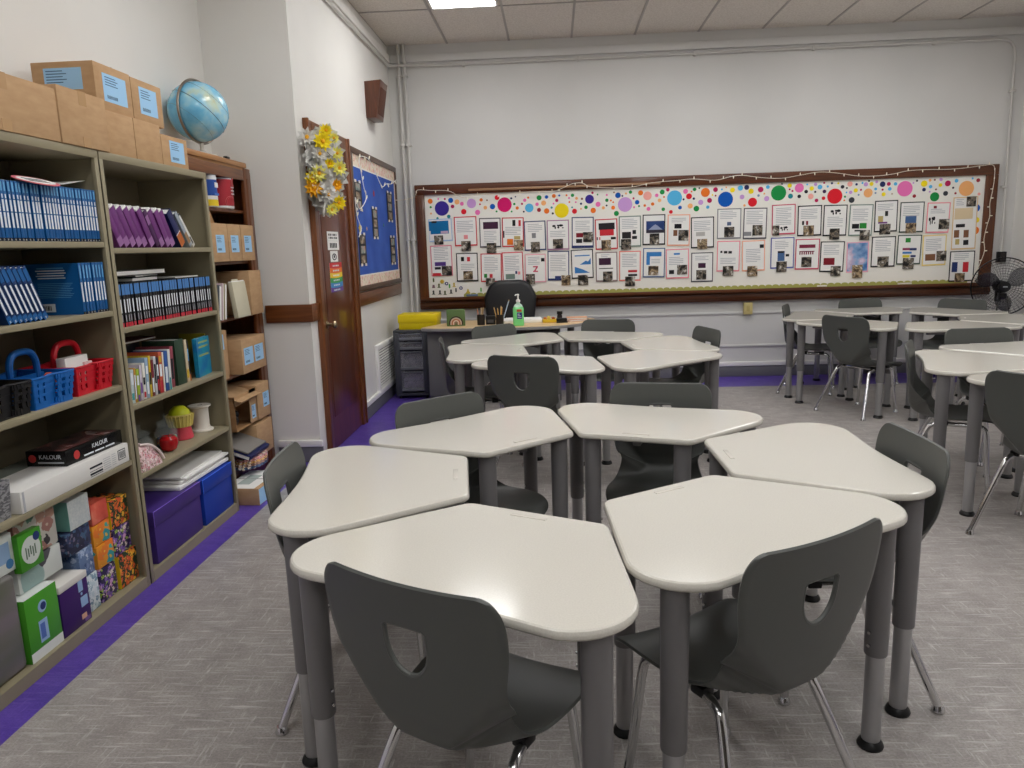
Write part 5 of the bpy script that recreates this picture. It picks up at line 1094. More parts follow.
# ------------------------------------------------------------------ globe
t = thing('globe', 'blue desk globe with metal meridian ring on the wooden cabinet', 'globe', (-2.13, 4.665, 2.1015))
ocean = ramp_mat('globe_map', [(.28, (70, 150, 205)), (.46, (120, 196, 230)), (.56, (170, 216, 232)), (.63, (196, 214, 190)), (.68, (206, 190, 130)), (.78, (230, 196, 150))], 5.5, (1, 1, 1), .25, .5, 5, 'Object', 'noise', 0, 'LINEAR', .3)
ax = Matrix.Translation((0, 0, .258)) @ Matrix.Rotation(math.radians(-28), 4, 'X') @ Matrix.Rotation(math.radians(30), 4, 'Y')
b = MB(); b.ball((0, 0, 0), .174, ocean, 40, 24); o = b.build('map_ball', t); o.matrix_local = ax
b = MB(); b.tube([(.1745 * math.cos(2 * PI * k / 48), .1745 * math.sin(2 * PI * k / 48), 0) for k in range(48)], .0016, M('globe_line', (70, 90, 100), .5), 6, True)
for q in (.5, -.5): b.tube([(.1745 * math.cos(q) * math.cos(2 * PI * k / 40), .1745 * math.cos(q) * math.sin(2 * PI * k / 40), .1745 * math.sin(q)) for k in range(40)], .0007, M('globe_line', None), 5, True)
o = b.build('equator_lines', t); o.matrix_local = ax
steel = M('globe_steel', (150, 140, 128), .3, 1.0)
b = MB()
ring_ = [(0, .183 * math.sin(a), .183 * math.cos(a)) for a in [math.radians(-178 + 360 * k / 60) for k in range(60)]]
b.tube(ring_, .0075, steel, 8, True); o = b.build('meridian_ring', t); o.matrix_local = Matrix.Translation((0, 0, .258)) @ Matrix.Rotation(math.radians(-12), 4, 'Z')
b = MB(); b.lathe([(0, 0), (.085, 0), (.085, .008), (.03, .02), (.012, .035), (.012, .076), (0, .076)], M('globe_base', (206, 200, 190), .4), 28); b.build('stand', t)
# ------------------------------------------------------------------ tall wooden cabinet between bookcases and pier
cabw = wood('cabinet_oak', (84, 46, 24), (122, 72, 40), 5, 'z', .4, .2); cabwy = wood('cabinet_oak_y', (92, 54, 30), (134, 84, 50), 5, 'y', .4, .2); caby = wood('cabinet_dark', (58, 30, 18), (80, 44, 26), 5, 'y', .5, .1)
cablite = wood('cabinet_top_oak', (150, 104, 62), (178, 128, 80), 4, 'y', .45, .1)
CX0, CX1, CY0, CY1 = -2.300, -2.045, 4.215, 5.165
t = thing('wooden_cabinet', 'tall open brown wooden cabinet full of cartons beside the white wall pier', 'cabinet')
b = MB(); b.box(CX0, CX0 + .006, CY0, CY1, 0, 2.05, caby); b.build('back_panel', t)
b = MB(); b.box(CX0 + .006, CX1 - .006, CY1 - .03, CY1, 0, 2.05, cabw); b.build('side_panel', t)
b = MB(); b.box(CX0 + .006, CX1 - .006, CY0, CY0 + .03, 0, 2.05, cabw); b.build('side_panel', t)
b = MB(); pl_ = fillet([(CY1 - .115, 0), (CY1, 0), (CY1, 2.066), (CY1 - .115, 2.066)], [.0, .0, .035, .0], 6)
b.prism(pl_, 0, .024, cabw, .003, Matrix.Translation((CX1 - .022, 0, 0)) @ FACE_X)
b.box(CX1 + .002, CX1 + .006, CY1 - .08, CY1 - .035, .06, 2.0, cabw, .003); b.build('front_stile', t)
b = MB(); b.box(CX1 - .022, CX1 + .002, CY0, CY1 - .1155, 1.985, 2.052, cabwy, .004); b.build('top_rail', t)
b = MB(); b.box(CX0, CX1 + .012, CY0 - .005, CY1 - .075, 2.0665, 2.100, cablite, .006); b.box(CX0, CX1, CY0, CY1, 2.0525, 2.066, cablite); b.build('cabinet_top', t)
CL = [1.792, 1.462, 1.108, .742, .400]
for z in CL:
    b = MB(); b.box(CX0 + .007, CX1 - .025, CY0 + .031, CY1 - .031, z - .02, z, cabw, .002); b.build('shelf', t)
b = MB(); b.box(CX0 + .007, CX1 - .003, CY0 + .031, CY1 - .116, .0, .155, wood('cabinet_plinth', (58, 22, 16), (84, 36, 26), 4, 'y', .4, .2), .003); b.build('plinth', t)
t = thing('eraser', 'small dark block lying on the cabinet top edge', 'eraser', (-2.065, 4.86, 2.1006), .1); MB().box(-.012, .012, -.03, .03, 0, .018, BLACKP, .003).build('block', t)
# canisters
def canister(label, y, r, h, cols, x=-2.095):
    t = thing('canister', label, 'canister', (x, y, CL[0] + .0006))
    MB().lathe([(r * .96, 0), (r, .004), (r, h * .03)], M('can_rim', (216, 216, 220), .3, .6), 24).lathe([(r * .97, h - .012), (r * .97, h), (0, h)], M('can_lid', (196, 196, 204), .35), 24).build('rim', t)
    z = h * .03; b = MB()
    for f, c in cols:
        b.lathe([(r, z), (r, z + f * h)], c, 28); z += f * h
    b.build('printed_wrap', t)
    return t, r, h
cb = M('can_blue', (34, 78, 160), .35); cy2 = M('can_yellow', (226, 196, 40), .35); cw = M('can_white', (226, 226, 226), .35); cr = M('can_red', (172, 44, 56), .35); crp = M('can_pink', (216, 110, 110), .35)
t, r, h = canister('blue and yellow wipes canister on the cabinet top shelf', 4.610, .054, .190, [(.2, cy2), (.12, cw), (.5, cb), (.10, cw)])
MB().box(.0535, .055, -.02, .025, .115, .145, cw, .001).box(.0515, .0545, -.03, .03, .07, .082, M('can_text', (60, 110, 190), .4)).build('printing', t)
t, r, h = canister('red canister printed with pink citrus slices on the cabinet top shelf', 4.835, .084, .190, [(.06, cw), (.86, cr)], -2.125)
b = MB()
for a, z, q in ((-.35, .04, .036), (.35, .165, .03)):
    for rr_, m_ in ((q, crp), (q * .84, cr), (q * .76, M('can_flesh', (206, 84, 90), .4))):
        pts = [(.0886 * math.cos(a + rr_ * math.cos(2 * PI * k / 20) / .088), .0886 * math.sin(a + rr_ * math.cos(2 * PI * k / 20) / .088), min(.19, max(.02, z + rr_ * math.sin(2 * PI * k / 20)))) for k in range(20)]
        b.tube(pts, .0018, m_, 5, True)
for k in range(3): b.box(.0875, .0892, -.022, .02, .128 - .02 * k, .134 - .02 * k, cw)
b.build('printing', t)
# three labelled cartons
for (y0, y1, lab) in ((4.395, 4.612, 'carton with white label, leftmost of three on the cabinet shelf below the canisters'), (4.618, 4.808, 'carton with blue label in the middle of three below the canisters'), (4.815, 5.02, 'carton with blue label at the right of three below the canisters')):
    carton(lab, -2.26, -2.000, y0, y1, CL[1], 1.690, [(-.06, .055, .055, .16)], None, tape=False)
t = thing('carton_flap', 'loose folded cardboard flap standing on the three cabinet cartons', 'cardboard', (-2.06, 4.40, 1.6925))
b = MB(); b.prism([(0, 0), (.17, .0), (.09, .11), (.0, .11)], 0, .005, CARDD, 0, FACE_X); b.build('flap', t)
# file shelf
foldm = [M('folder_cream', (206, 200, 176), .7), M('folder_grey', (96, 104, 114), .6), M('folder_pink', (216, 190, 196), .7), M('folder_beige', (190, 176, 146), .7)]
def folder(label, y, th, h, tilt, m, x=-2.02, d=.22, rz=0):
    t = thing('folder', label, 'folder', (x, y, lz(CL[2], th, tilt)), rot=(math.radians(tilt), 0, math.radians(rz)))
    b = MB(); b.box(-d, 0, -th / 2, th / 2, 0, h, m, .001); b.box(-d * .5, -d * .2, -th / 2, -th / 2 + .002, h, h + .014, m); b.build('folder_cover', t)
    MB().box(-d + .006, .0006, -th / 2 + .003, th / 2 - .003, .004, h - .006, PAPER).build('papers', t)
folder('dark grey folder leaning at the left of the cabinet file shelf', 4.44, .03, .215, -12, foldm[1])
folder('pink-edged folder leaning next to the dark grey one', 4.478, .012, .228, -12, foldm[2])
folder('beige folder leaning between the pink and the cream ones', 4.515, .026, .222, -12, foldm[3])
t = thing('folder', 'cream folder turned face out on the cabinet file shelf', 'folder', (-1.985, 4.715, CL[2] + .002), rot=(0, math.radians(-6), 0))
b = MB(); b.box(-.03, 0, -.09, .11, 0, .225, foldm[0], .002).box(-.03, -.024, -.03, .06, .225, .243, foldm[0]); b.build('folder_cover', t); MB().box(-.026, -.004, -.085, .105, .225, .232, PAPER).build('papers', t)
carton('plain brown carton at the right of the cabinet file shelf', -2.25, -1.985, 4.845, 5.042, CL[2], 1.395, tape=False)
# lower cartons
carton('tall carton with high label at the left of the lower cabinet shelf', -2.28, -2.085, 4.405, 4.645, CL[3], 1.035, [(-.10, .07, .16, .27)], None, tape=False)
carton('small carton standing before the tall one on the lower cabinet shelf', -2.083, -2.035, 4.395, 4.52, CL[3], .925, [(-.05, .0, .04, .14)], None, tape=False)
carton('wide carton with two blue labels on the lower cabinet shelf', -2.26, -2.000, 4.655, 5.045, CL[3], .965, [(-.165, -.02, .055, .165), (.01, .155, .055, .165)], None, tape=False)
t = carton('carton with flaps and pale label, upper of the two lowest cabinet cartons', -2.26, -2.0, 4.830, 5.040, .4012, .640, [(-.01, .095, .07, .17)], None, tape=False, seam=True)
carton('big plain carton under the flapped one at the foot of the cabinet', -2.26, -2.0, 4.770, 5.045, .157, .378, tape=False)
t = thing('cardboard_box', 'open carton with torn flaps left of the flapped carton', 'box', (-2.11, 4.66, .4012))
b = MB(); w, l, h = .10, .17, .225
b.box(-w, w, -l, -l + .005, 0, h, CARDD).box(-w, w, l - .005, l, 0, h, CARD).box(-w, -w + .005, -l, l, 0, h, CARDD).box(-w, w, -l, l, 0, .004, CARDD).box(w - .005, w, .06, l, 0, h, CARD).box(w - .005, w, -l, l, h * .72, h, CARD)
b.build('carton', t); b = MB(); b.box(-w, w + .05, -l, l, -.002, .003, CARD, 0, 1, XF((0, 0, h + .002), 0, .25)); b.build('top_flap', t)
c = MB(); lab_mesh(c, .085, .15, .03, .12, w); c.build('address_label', t)
t = thing('dark_bag', 'crumpled black bag inside the open carton', 'bag', (-2.09, 4.60, .4055)); b = MB()
b.ball((0, 0, .045), .045, BLACKP, 12, 8, (1, 1.4, 1)).ball((.01, .03, .08), .03, BLACKP, 10, 7); b.build('bag_body', t)
t = thing('laptop_sleeve', 'flat grey board tilted in front of the lowest cabinet cartons', 'board', (-2.05, 4.60, .308), rot=(0, math.radians(20), 0))
MB().box(-.12, .12, -.15, .15, 0, .012, M('board_grey', (128, 124, 120), .5), .003).build('board', t)
t = thing('flat_book', 'thick navy book tilted under the flat grey board', 'book', (-2.04, 4.60, .268), rot=(0, math.radians(20), 0))
MB().box(-.12, .10, -.16, .16, 0, .004, navy).box(-.12, .12, -.16, .16, .026, .03, navy).box(.114, .12, -.16, .16, .004, .026, navy, .001).build('cover', t); MB().box(-.118, .113, -.157, .157, .004, .026, PAPER).build('pages', t)
for k, (c3, lab) in enumerate((((60, 84, 120), 'blue scalloped border trimmer roll, lowest at the cabinet foot'), ((150, 110, 100), 'patterned scalloped border trimmer roll second from bottom at the cabinet foot'), ((206, 160, 96), 'orange scalloped border trimmer roll third at the cabinet foot'), ((206, 140, 140), 'pink scalloped border trimmer roll on top at the cabinet foot'))):
    t = thing('border_trim', lab, 'border trimmer', (-2.005 + .004 * k, 4.63, .158 + .0162 * k), rot=(0, 0, 0))
    n = 40; pts = []
    for q in range(n * 2): a = 2 * PI * q / (n * 2); rr_ = .155 + (.010 if (q // 2) % 2 else -.004) - .006 * k; pts.append((.62 * rr_ * math.cos(a), rr_ * math.sin(a)))
    b = MB(); b.prism(pts, 0, .0155, floral('trim_print_%d' % k, c3, [tuple(min(255, v + 50) for v in c3), (230, 220, 210), tuple(int(v * .6) for v in c3)], 40)); b.build('trim_roll', t)
t = thing('mailing_box', 'white and light blue box on the floor before the wooden cabinet', 'box', (-1.915, 4.455, .0006), math.radians(-3))
b = MB(); b.box(-.115, .115, -.19, .19, 0, .105, CARD, .002); b.build('box_body', t)
b = MB(); b.box(.1151, .1158, -.186, .186, .004, .1, LBLUE).box(.1158, .1163, -.1, .02, .03, .036, DARKINK).box(.1158, .1163, .05, .13, .02, .03, M('label_print', None)); b.build('side_label', t)
b = MB(); b.box(-.112, .085, -.186, .186, .105, .107, PAPER).box(-.06, .02, -.11, .08, .107, .1078, M('pale_print', (170, 180, 176), .7)).box(-.112, .09, .0, .004, .107, .109, M('pale_grey_edge', (150, 150, 150), .6)); b.build('top_label', t)
# ------------------------------------------------------------------ the long display board on the back wall
BX0, BX1, BZ0, BZ1 = -1.487, 4.625, .838, 2.182
IX0, IX1, IZ0, IZ1 = -1.385, 4.505, .975, 2.075
YP_ = YB - .035                                       # face of the backing paper
bw = wood('board_frame_x', (70, 34, 14), (104, 56, 26), 4, 'x', .35, .25); bwz = wood('board_frame_z', (70, 34, 14), (104, 56, 26), 4, 'z', .35, .25)
t = thing('display_board', 'long dark wood framed board covered with white dotted paper on the back wall', 'board')
b = MB(); b.box(BX0, BX1, YB - .06, YB - .001, IZ1, BZ1, bw, .005); b.build('frame_rail', t)
b = MB(); b.box(BX0, BX1, YB - .06, YB - .001, BZ0, IZ0 - .03, bw, .005).box(BX0, BX1, YB - .075, YB - .06, BZ0 + .02, IZ0 - .06, bw, .004); b.build('frame_rail', t)
b = MB(); b.box(BX0, IX0, YB - .06, YB - .001, IZ0 - .03, IZ1, bwz, .005); b.build('frame_stile', t)
b = MB(); b.box(IX1, BX1, YB - .06, YB - .001, IZ0 - .03, IZ1, bwz, .005); b.build('frame_stile', t)
b = MB(); b.box(BX0 + .03, BX1 - .03, YB - .125, YB - .035, IZ0 - .032, IZ0 - .012, wood('board_tray', (136, 96, 56), (170, 126, 78), 5, 'x', .4, .2), .004).box(BX0 + .03, BX1 - .03, YB - .130, YB - .122, IZ0 - .036, IZ0 - .002, bw, .003); b.build('ledge', t)
b = MB(); b.box(-.90, 1.15, YB - .078, YB - .0605, 2.098, 2.122, wood('rail_light', (150, 112, 80), (180, 142, 106), 4, 'x', .35, .2), .004); b.build('map_rail', t)
bpap = MB(); bpap.box(IX0, IX1, YP_, YB - .01, IZ0 - .03, IZ1, M('backing_paper', (240, 238, 230), .7, spec=.2))
DC = {'orange': (236, 120, 40), 'indigo': (62, 46, 146), 'blue': (16, 90, 184), 'crimson': (186, 34, 90), 'peach': (246, 180, 116), 'pink': (240, 120, 186), 'lavender': (206, 160, 220), 'red': (226, 34, 48),
      'magenta': (216, 26, 110), 'navy': (40, 48, 96), 'green': (32, 146, 72), 'teal': (40, 140, 150), 'brown': (130, 80, 70), 'sky': (88, 184, 232), 'darkred': (160, 44, 56), 'yellow': (246, 222, 30), 'dark': (46, 44, 54),
      'salmon': (248, 176, 164), 'steel': (130, 150, 180), 'plum': (70, 40, 84), 'charcoal': (62, 64, 70), 'tan': (190, 170, 150)}
for x, z, r, c in DOTS:
    bpap.disc((x, YP_ - .0006, z), r, M('dot_' + c, DC[c], .6, spec=.2), 24 if r > .03 else 14, 'y', .0012)
bpap.build('dotted_paper', t)
# scalloped green trimmer along the foot of the board
sc_ = M('scallop_green', (168, 170, 92), .6)
b = MB(); n = 74; w_ = (4.40 + 1.0) / n
for i in range(n):
    x = -1.0 + w_ * (i + .5)
    pts = [(x - w_ / 2, .962), (x + w_ / 2, .962)] + [(x + w_ / 2 * math.cos(q), .988 + .020 * math.sin(q)) for q in [PI * k / 6 for k in range(7)]]
    b.prism(pts, 0, .0015, sc_, 0, Matrix.Translation((0, YP_ - .0012, 0)) @ FACE_NY)
o = b.build('scalloped_trim', t)
# ---- the posters
PC = {'paleblue': (170, 196, 230), 'blue': (22, 112, 168), 'dark': (42, 40, 44), 'white': (236, 236, 236), 'lilac': (190, 170, 200), 'red': (206, 52, 62), 'redlight': (236, 150, 150), 'darkgray': (84, 82, 90), 'plum': (66, 36, 60),
      'black': (26, 26, 30), 'orange': (230, 120, 40), 'tan': (190, 170, 110), 'navy': (46, 60, 110), 'gray': (140, 140, 144), 'mauve': (176, 130, 160), 'darkred': (130, 34, 46), 'graygreen': (120, 140, 130), 'peach': (246, 180, 150),
      'brown': (130, 90, 66), 'graylt': (190, 188, 184), 'steel': (96, 110, 140), 'rose': (206, 88, 112), 'green': (50, 140, 60), 'purple': (120, 70, 140), 'darkgreen': (56, 74, 66), 'steelblue': (74, 104, 150),
      'salmonpink': (240, 150, 160), 'cream2': (226, 196, 150), 'beige': (226, 206, 170), 'pink': (226, 130, 150), 'violet': (92, 64, 140), 'white2': (240, 240, 240), 'red2': (206, 60, 70), 'rosepale': (236, 176, 186),
      'brownpale': (140, 120, 120), 'redpeach': (236, 130, 116), 'slate': (90, 110, 150), 'bluemid': (66, 130, 196), 'bluepurple': (86, 96, 170), 'maroon': (134, 48, 72), 'pinkpale': (240, 180, 200), 'redblue': (150, 60, 96), 'yellow': (226, 206, 60), 'yellowpale': (240, 216, 130)}
def pm(c): return M('poster_' + c, PC[c], .55, spec=.2)
photo1 = ramp_mat('snapshot', [(.36, (24, 22, 22)), (.46, (52, 50, 46)), (.53, (140, 128, 112)), (.58, (52, 50, 52)), (.66, (206, 200, 190))], 20, (1, 1, 1), .35, .3, 3, 'World')
photo2 = ramp_mat('snapshot_warm', [(.36, (56, 44, 36)), (.46, (110, 92, 70)), (.53, (186, 164, 130)), (.58, (84, 70, 56)), (.66, (226, 216, 200))], 20, (1, 1, 1), .35, .3, 3, 'World')
skyq = ramp_mat('cloud_print', [(.35, (70, 116, 176)), (.5, (136, 170, 210)), (.62, (200, 180, 206)), (.72, (226, 226, 240))], 9, (1, 1, 1), .5, .2, 3, 'World')
mtn = ramp_mat('mountain_sky', [(.3, (30, 44, 92)), (.7, (54, 80, 136))], 6, (1, 1, 1), .5, .2, 3, 'World')
def quad(b, x0, x1, z0, z1, y0, y1, m): b.box(x0, x1, y0, y1, z0, z1, m)
def poly3(b, pts, y, m, th=.0006): b.prism(pts, 0, th, m, 0, Matrix.Translation((0, y, 0)) @ FACE_NY)
for i, (R_, bc, shapes, phs, txts, lab) in enumerate(POSTERS):
    x0, x1, z0, z1 = R_
    if i == 0: x0 = -1.352
    cx, cz = (x0 + x1) / 2, (z0 + z1) / 2
    t = thing('poster', lab, 'poster', (cx, YP_ - .0045 - .0016 * (i % 3), z0), 0, 'posters pinned on the long board')
    t.rotation_euler = (0, math.radians(((i * 37) % 7 - 3) * .35), 0)
    def L_(r): return max(r[0], x0 + .004) - cx, r[1] - cx, r[2] - z0, r[3] - z0
    w2, h = (x1 - x0) / 2, z1 - z0
    b = MB(); quad(b, -w2, w2, 0, h, -.0008, .0008, pm(bc)); b.build('mount', t)
    b = MB(); e = .0105; quad(b, -w2 + e, w2 - e, e * 1.4, h - e, -.0016, -.0008, PAPER)
    for r in txts:
        a0, a1, c0, c1 = L_(r); k = 0; z = c1
        while z > c0:
            ln = (a1 - a0) * (.96 - .22 * ((k * 7 + i) % 4 == 0)); quad(b, a0, a0 + ln, z - .006, z, -.0020, -.0016, INK); z -= .0185; k += 1
    b.build('page', t)
    pc = None
    def pic(): return MB()
    q = MB(); y0, y1 = -.0026, -.0016
    for k, (c, r) in enumerate(shapes):
        a0, a1, c0, c1 = L_(r); yy0 = y0 - .0004 * k
        W_, H_ = a1 - a0, c1 - c0
        if c == 'MAP':
            for (u, v, su, sv) in ((.16, .62, .16, .22), (.27, .25, .07, .26), (.50, .72, .10, .16), (.53, .34, .09, .26), (.74, .70, .20, .24), (.90, .22, .08, .12)):
                e_ = [(a0 + W_ * u + W_ * su * math.cos(2 * PI * s / 7), c0 + H_ * v + H_ * sv * math.sin(2 * PI * s / 7)) for s in range(7)]
                poly3(q, e_, y1, pm('black'), .0008)
        elif c == 'MOUNT':
            quad(q, a0, a1, c0, c1, yy0, y1, mtn); y_ = yy0
            poly3(q, [(a0 + W_ * .1, c0 + H_ * .25), (a1 - W_ * .08, c0 + H_ * .25), (a0 + W_ * .62, c0 + H_ * .62), (a0 + W_ * .50, c0 + H_ * .72), (a0 + W_ * .40, c0 + H_ * .62)], y_, M('snow_grey', (150, 160, 190), .5))
            quad(q, a0, a1, c0, c0 + H_ * .27, y_ - .0007, y_, M('lake_dark', (50, 46, 60), .4))
        elif c == 'ZED':
            poly3(q, [(a0, c1 - H_ * .22), (a1, c1 - H_ * .22), (a1, c1), (a0, c1)], y1, pm('rose'))
            poly3(q, [(a0, c0), (a0 + W_ * .35, c0), (a1, c1 - H_ * .2), (a1 - W_ * .35, c1 - H_ * .2)], y1, pm('rose'), .0009)
            poly3(q, [(a0, c0), (a1, c0), (a1, c0 + H_ * .22), (a0, c0 + H_ * .22)], y1, pm('rose'))
        elif c == 'TRI': poly3(q, [(a0, c0), (a1, c0), (a1, c1), (a0 + W_ * .75, c0 + H_ * .45), (a0 + W_ * .55, c0 + H_ * .6)], y1, pm('bluemid'))
        elif c == 'WEDGE': poly3(q, [(a0, c0), (a1, c0), (a0 + W_ * .55, c0 + H_ * .55), (a0, c1)], y1, pm('bluemid'))
        elif c == 'COMB':
            for s in range(7): quad(q, a0 + W_ * s / 7, a0 + W_ * (s + .55) / 7, c0, c1, yy0, y1, pm('maroon'))
            quad(q, a0, a1, c1 - H_ * .25, c1, yy0, y1, pm('maroon'))
        elif c == 'SKY': quad(q, a0, a1, c0, c1, yy0, y1, skyq)
        else: quad(q, a0, a1, c0, c1, yy0, y1, pm(c))
    if shapes: q.build('printed_picture', t)
    for k, r in enumerate(phs):
        a0, a1, c0, c1 = L_(r)
        p_ = MB(); quad(p_, a0, a1, c0, c1, -.0066, -.0060, photo2 if (i + k) % 4 == 3 else photo1); p_.build('photo', t)
# small paper cut-outs in the lower left corner of the board
CUT = [(-1.33, 1.155, 'olive', 'leaf'), (-1.333, 1.092, 'mauve', 'bar'), (-1.272, 1.093, 'olive', 'figure'), (-1.236, 1.136, 'gold', 'flower'), (-1.187, 1.113, 'navy', 'ring'), (-1.155, 1.085, 'green', 'leaf'), (-1.104, 1.099, 'gold', 'figure'),
       (-1.337, 1.020, 'dark', 'figure'), (-1.265, 1.020, 'dark', 'figure'), (-1.209, 1.014, 'olive', 'figure'), (-1.141, 1.025, 'dark', 'figure'), (-1.085, 1.038, 'dark', 'leaf'), (-1.029, 1.060, 'navy', 'ring'), (-.952, 1.022, 'gold', 'cone'), (-.807, 1.035, 'green', 'leaf')]
CCc = {'olive': (96, 104, 60), 'mauve': (130, 100, 110), 'gold': (206, 180, 60), 'navy': (44, 46, 110), 'green': (96, 176, 84), 'dark': (66, 70, 66)}
CL_ = {('olive', 'leaf'): 'tiny olive leaf cut-out, topmost at the left edge of the board corner', ('mauve', 'bar'): 'tiny mauve bar cut-out below the olive leaf cut-out', ('navy', 'ring'): None}
CLAB = ['tiny olive leaf cut-out highest at the board left edge', 'tiny mauve bar cut-out below the olive leaf', 'tiny olive figure cut-out right of the mauve bar', 'tiny gold flower cut-out under the pink-edged poster', 'tiny navy ring cut-out right of the gold flower', 'tiny green leaf cut-out beside the navy ring', 'tiny gold figure cut-out right of the green leaf',
        'tiny dark figure cut-out in the bottom left corner of the board', 'tiny dark figure cut-out second along the board foot', 'tiny olive figure cut-out third along the board foot', 'tiny dark figure cut-out fourth along the board foot', 'tiny dark leaf cut-out fifth along the board foot', 'tiny navy ring cut-out standing apart over the board foot', 'tiny gold cone cut-out left of the office chair', 'tiny green leaf cut-out just left of the office chair']
for i, (x, z, c, k) in enumerate(CUT):
    m = M('cut_' + c, CCc[c], .6); t = thing('paper_cutout', CLAB[i], 'paper cut-out', (x, YP_ - .0025, z - .02), 0, 'paper cut-outs on the board corner')
    b = MB(); s = .024
    if k == 'leaf': poly3(b, [(s * .5 * math.sin(2 * PI * j / 12) * (1 + .3 * math.cos(4 * PI * j / 12)), s + s * math.cos(2 * PI * j / 12)) for j in range(12)][::-1], 0, m, .001)
    elif k == 'bar': quad(b, -s * .7, s * .7, 0, s * .6, -.001, 0, m); quad(b, -s * .5, s * .5, s * .6, s * 1.5, -.001, 0, m)
    elif k == 'figure': b.disc((0, -.0005, s * 1.5), s * .45, m, 12); poly3(b, [(-s * .9, 0), (s * .9, 0), (s * .35, s * .5), (s * .4, s * 1.15), (-s * .4, s * 1.15), (-s * .35, s * .5)], 0, m, .001)
    elif k == 'flower':
        for j in range(6): b.disc((s * .6 * math.cos(j * PI / 3), -.0005 - .0001 * j, s + s * .6 * math.sin(j * PI / 3)), s * .42, m, 10)
        b.disc((0, -.0016, s), s * .35, M('cut_orange', (200, 110, 40), .6), 10)
    elif k == 'ring': b.disc((0, -.0005, s), s * .8, m, 14); b.disc((0, -.0014, s), s * .35, PAPER, 10)
    else: poly3(b, [(-s * 1.3, 0), (s * 1.3, 0), (s * .5, s * 1.0), (s * .2, s * 2.1), (-s * .2, s * 2.1), (-s * .5, s * 1.0)], 0, m, .001)
    b.build('cutout', t)
# chalk and marker lying on the ledge
for x, lab, l, c in ((2.86, 'white chalk stick on the board ledge', .10, (236, 232, 226)), (3.72, 'white marker lying right of the chalk on the board ledge', .14, (226, 222, 214)), (-.90, 'blue-grey cloth lying on the ledge left of the office chair', .13, (96, 116, 140))):
    t = thing('chalk' if 'chalk stick' in lab else ('marker' if 'marker' in lab else 'cloth'), lab, 'marker' if 'cloth' not in lab else 'cloth', (x, YB - .105, IZ0 - .0015))
    if 'cloth' in lab: MB().box(-l / 2, l / 2, -.012, .02, .0, .022, M('cloth_blue', c, .9), .009, 3).build('folded_cloth', t)
    else: MB().tube([(-l / 2, 0, .0085), (l / 2, 0, .0085)], .008, M('chalk_%d' % int(c[2]), c, .6), 10).build('stick', t)
# fairy lights along the top rail and down the right stile
WIRE = [(-1.475, 2.075), (-1.45, 2.13), (-1.30, 2.12), (-1.12, 2.11), (-1.02, 2.06), (-.94, 2.03), (-.80, 2.055), (-.5, 2.05), (-.2, 2.07), (.0, 2.06), (.10, 2.09), (.22, 2.135), (.32, 2.14), (.40, 2.10), (.60, 2.08), (.85, 2.08), (1.05, 2.115), (1.30, 2.13), (1.5, 2.14), (1.72, 2.12), (1.88, 2.15), (2.0, 2.16), (2.2, 2.13), (2.4, 2.115), (2.6, 2.14), (2.8, 2.165), (3.0, 2.145), (3.2, 2.11), (3.4, 2.105), (3.56, 2.12), (3.70, 2.145), (3.9, 2.15), (4.12, 2.145), (4.3, 2.155), (4.45, 2.17), (4.56, 2.165), (4.575, 2.03), (4.565, 1.9), (4.55, 1.78), (4.56, 1.66), (4.54, 1.56), (4.52, 1.42), (4.535, 1.3), (4.50, 1.17), (4.46, 1.06), (4.44, .985)]
wirem = M('fairy_wire', (226, 214, 196), .4); bulbm = M('fairy_bulb', (250, 244, 226), .25)
t = thing('string_lights', 'string of small unlit fairy lights along the top and right of the long board', 'string lights')
WP = spline([(x, YB - .068 - .02 * (-.95 < x < 1.2 and z > 2.0), z) for x, z in WIRE], 4)
MB().tube(WP, .0035, wirem, 6).build('wire', t)
for i in range(3, len(WP) - 1, 3):
    p_ = WP[i]; b = MB(); s = -1 if i % 2 else 1
    vert = p_.z > 2.0
    d_v = Vector((0, -.004, s * .026)) if vert else Vector((s * .026, -.004, 0))
    b.tube([p_, p_ + d_v * .4, p_ + d_v], [.005, .006, .0035], bulbm, 8); b.build('bulb', t)
t = thing('white_cable', 'thin white cable from the left wall pipes to the long board', 'cable')
MB().tube(spline([(-1.69, YB - .1, 2.03), (-1.6, YB - .1, 2.03), (-1.50, YB - .085, 2.05), (-1.48, YB - .072, 2.058)], 5), .004, wirem, 6).build('cable', t)

# ------------------------------------------------------------------ blue bulletin board on the hall-side wall
t = thing('bulletin_board', 'blue bulletin board with cream border beside the classroom door', 'board', (XD, 0, 0))
y0, y1, z0, z1 = 6.47, 8.32, 1.150, 2.375
fr = wood('bulletin_frame', (66, 44, 30), (92, 64, 46), 5, 'y', .4, .2)
for a in ((y0, y1, z1 - .05, z1), (y0, y1, z0, z0 + .045), (y0, y0 + .045, z0 + .045, z1 - .05), (y1 - .045, y1, z0 + .045, z1 - .05)):
    b = MB(); b.box(.001, .035, a[0], a[1], a[2], a[3], fr, .004); b.build('frame_rail', t)
MB().box(.001, .018, y0 + .045, y1 - .045, z0 + .045, z1 - .05, ramp_mat('blue_fabric', [(.3, (52, 86, 172)), (.7, (66, 102, 190))], 4, (1, 1, 1), .7, .2, 3, 'World', 'noise', .4)).build('fabric_face', t)
bor = floral('border_print', (238, 224, 206), [(226, 180, 160), (206, 190, 150), (236, 200, 190)], 26, (240, 230, 216), .6); wh = M('border_white', (240, 236, 230), .6)
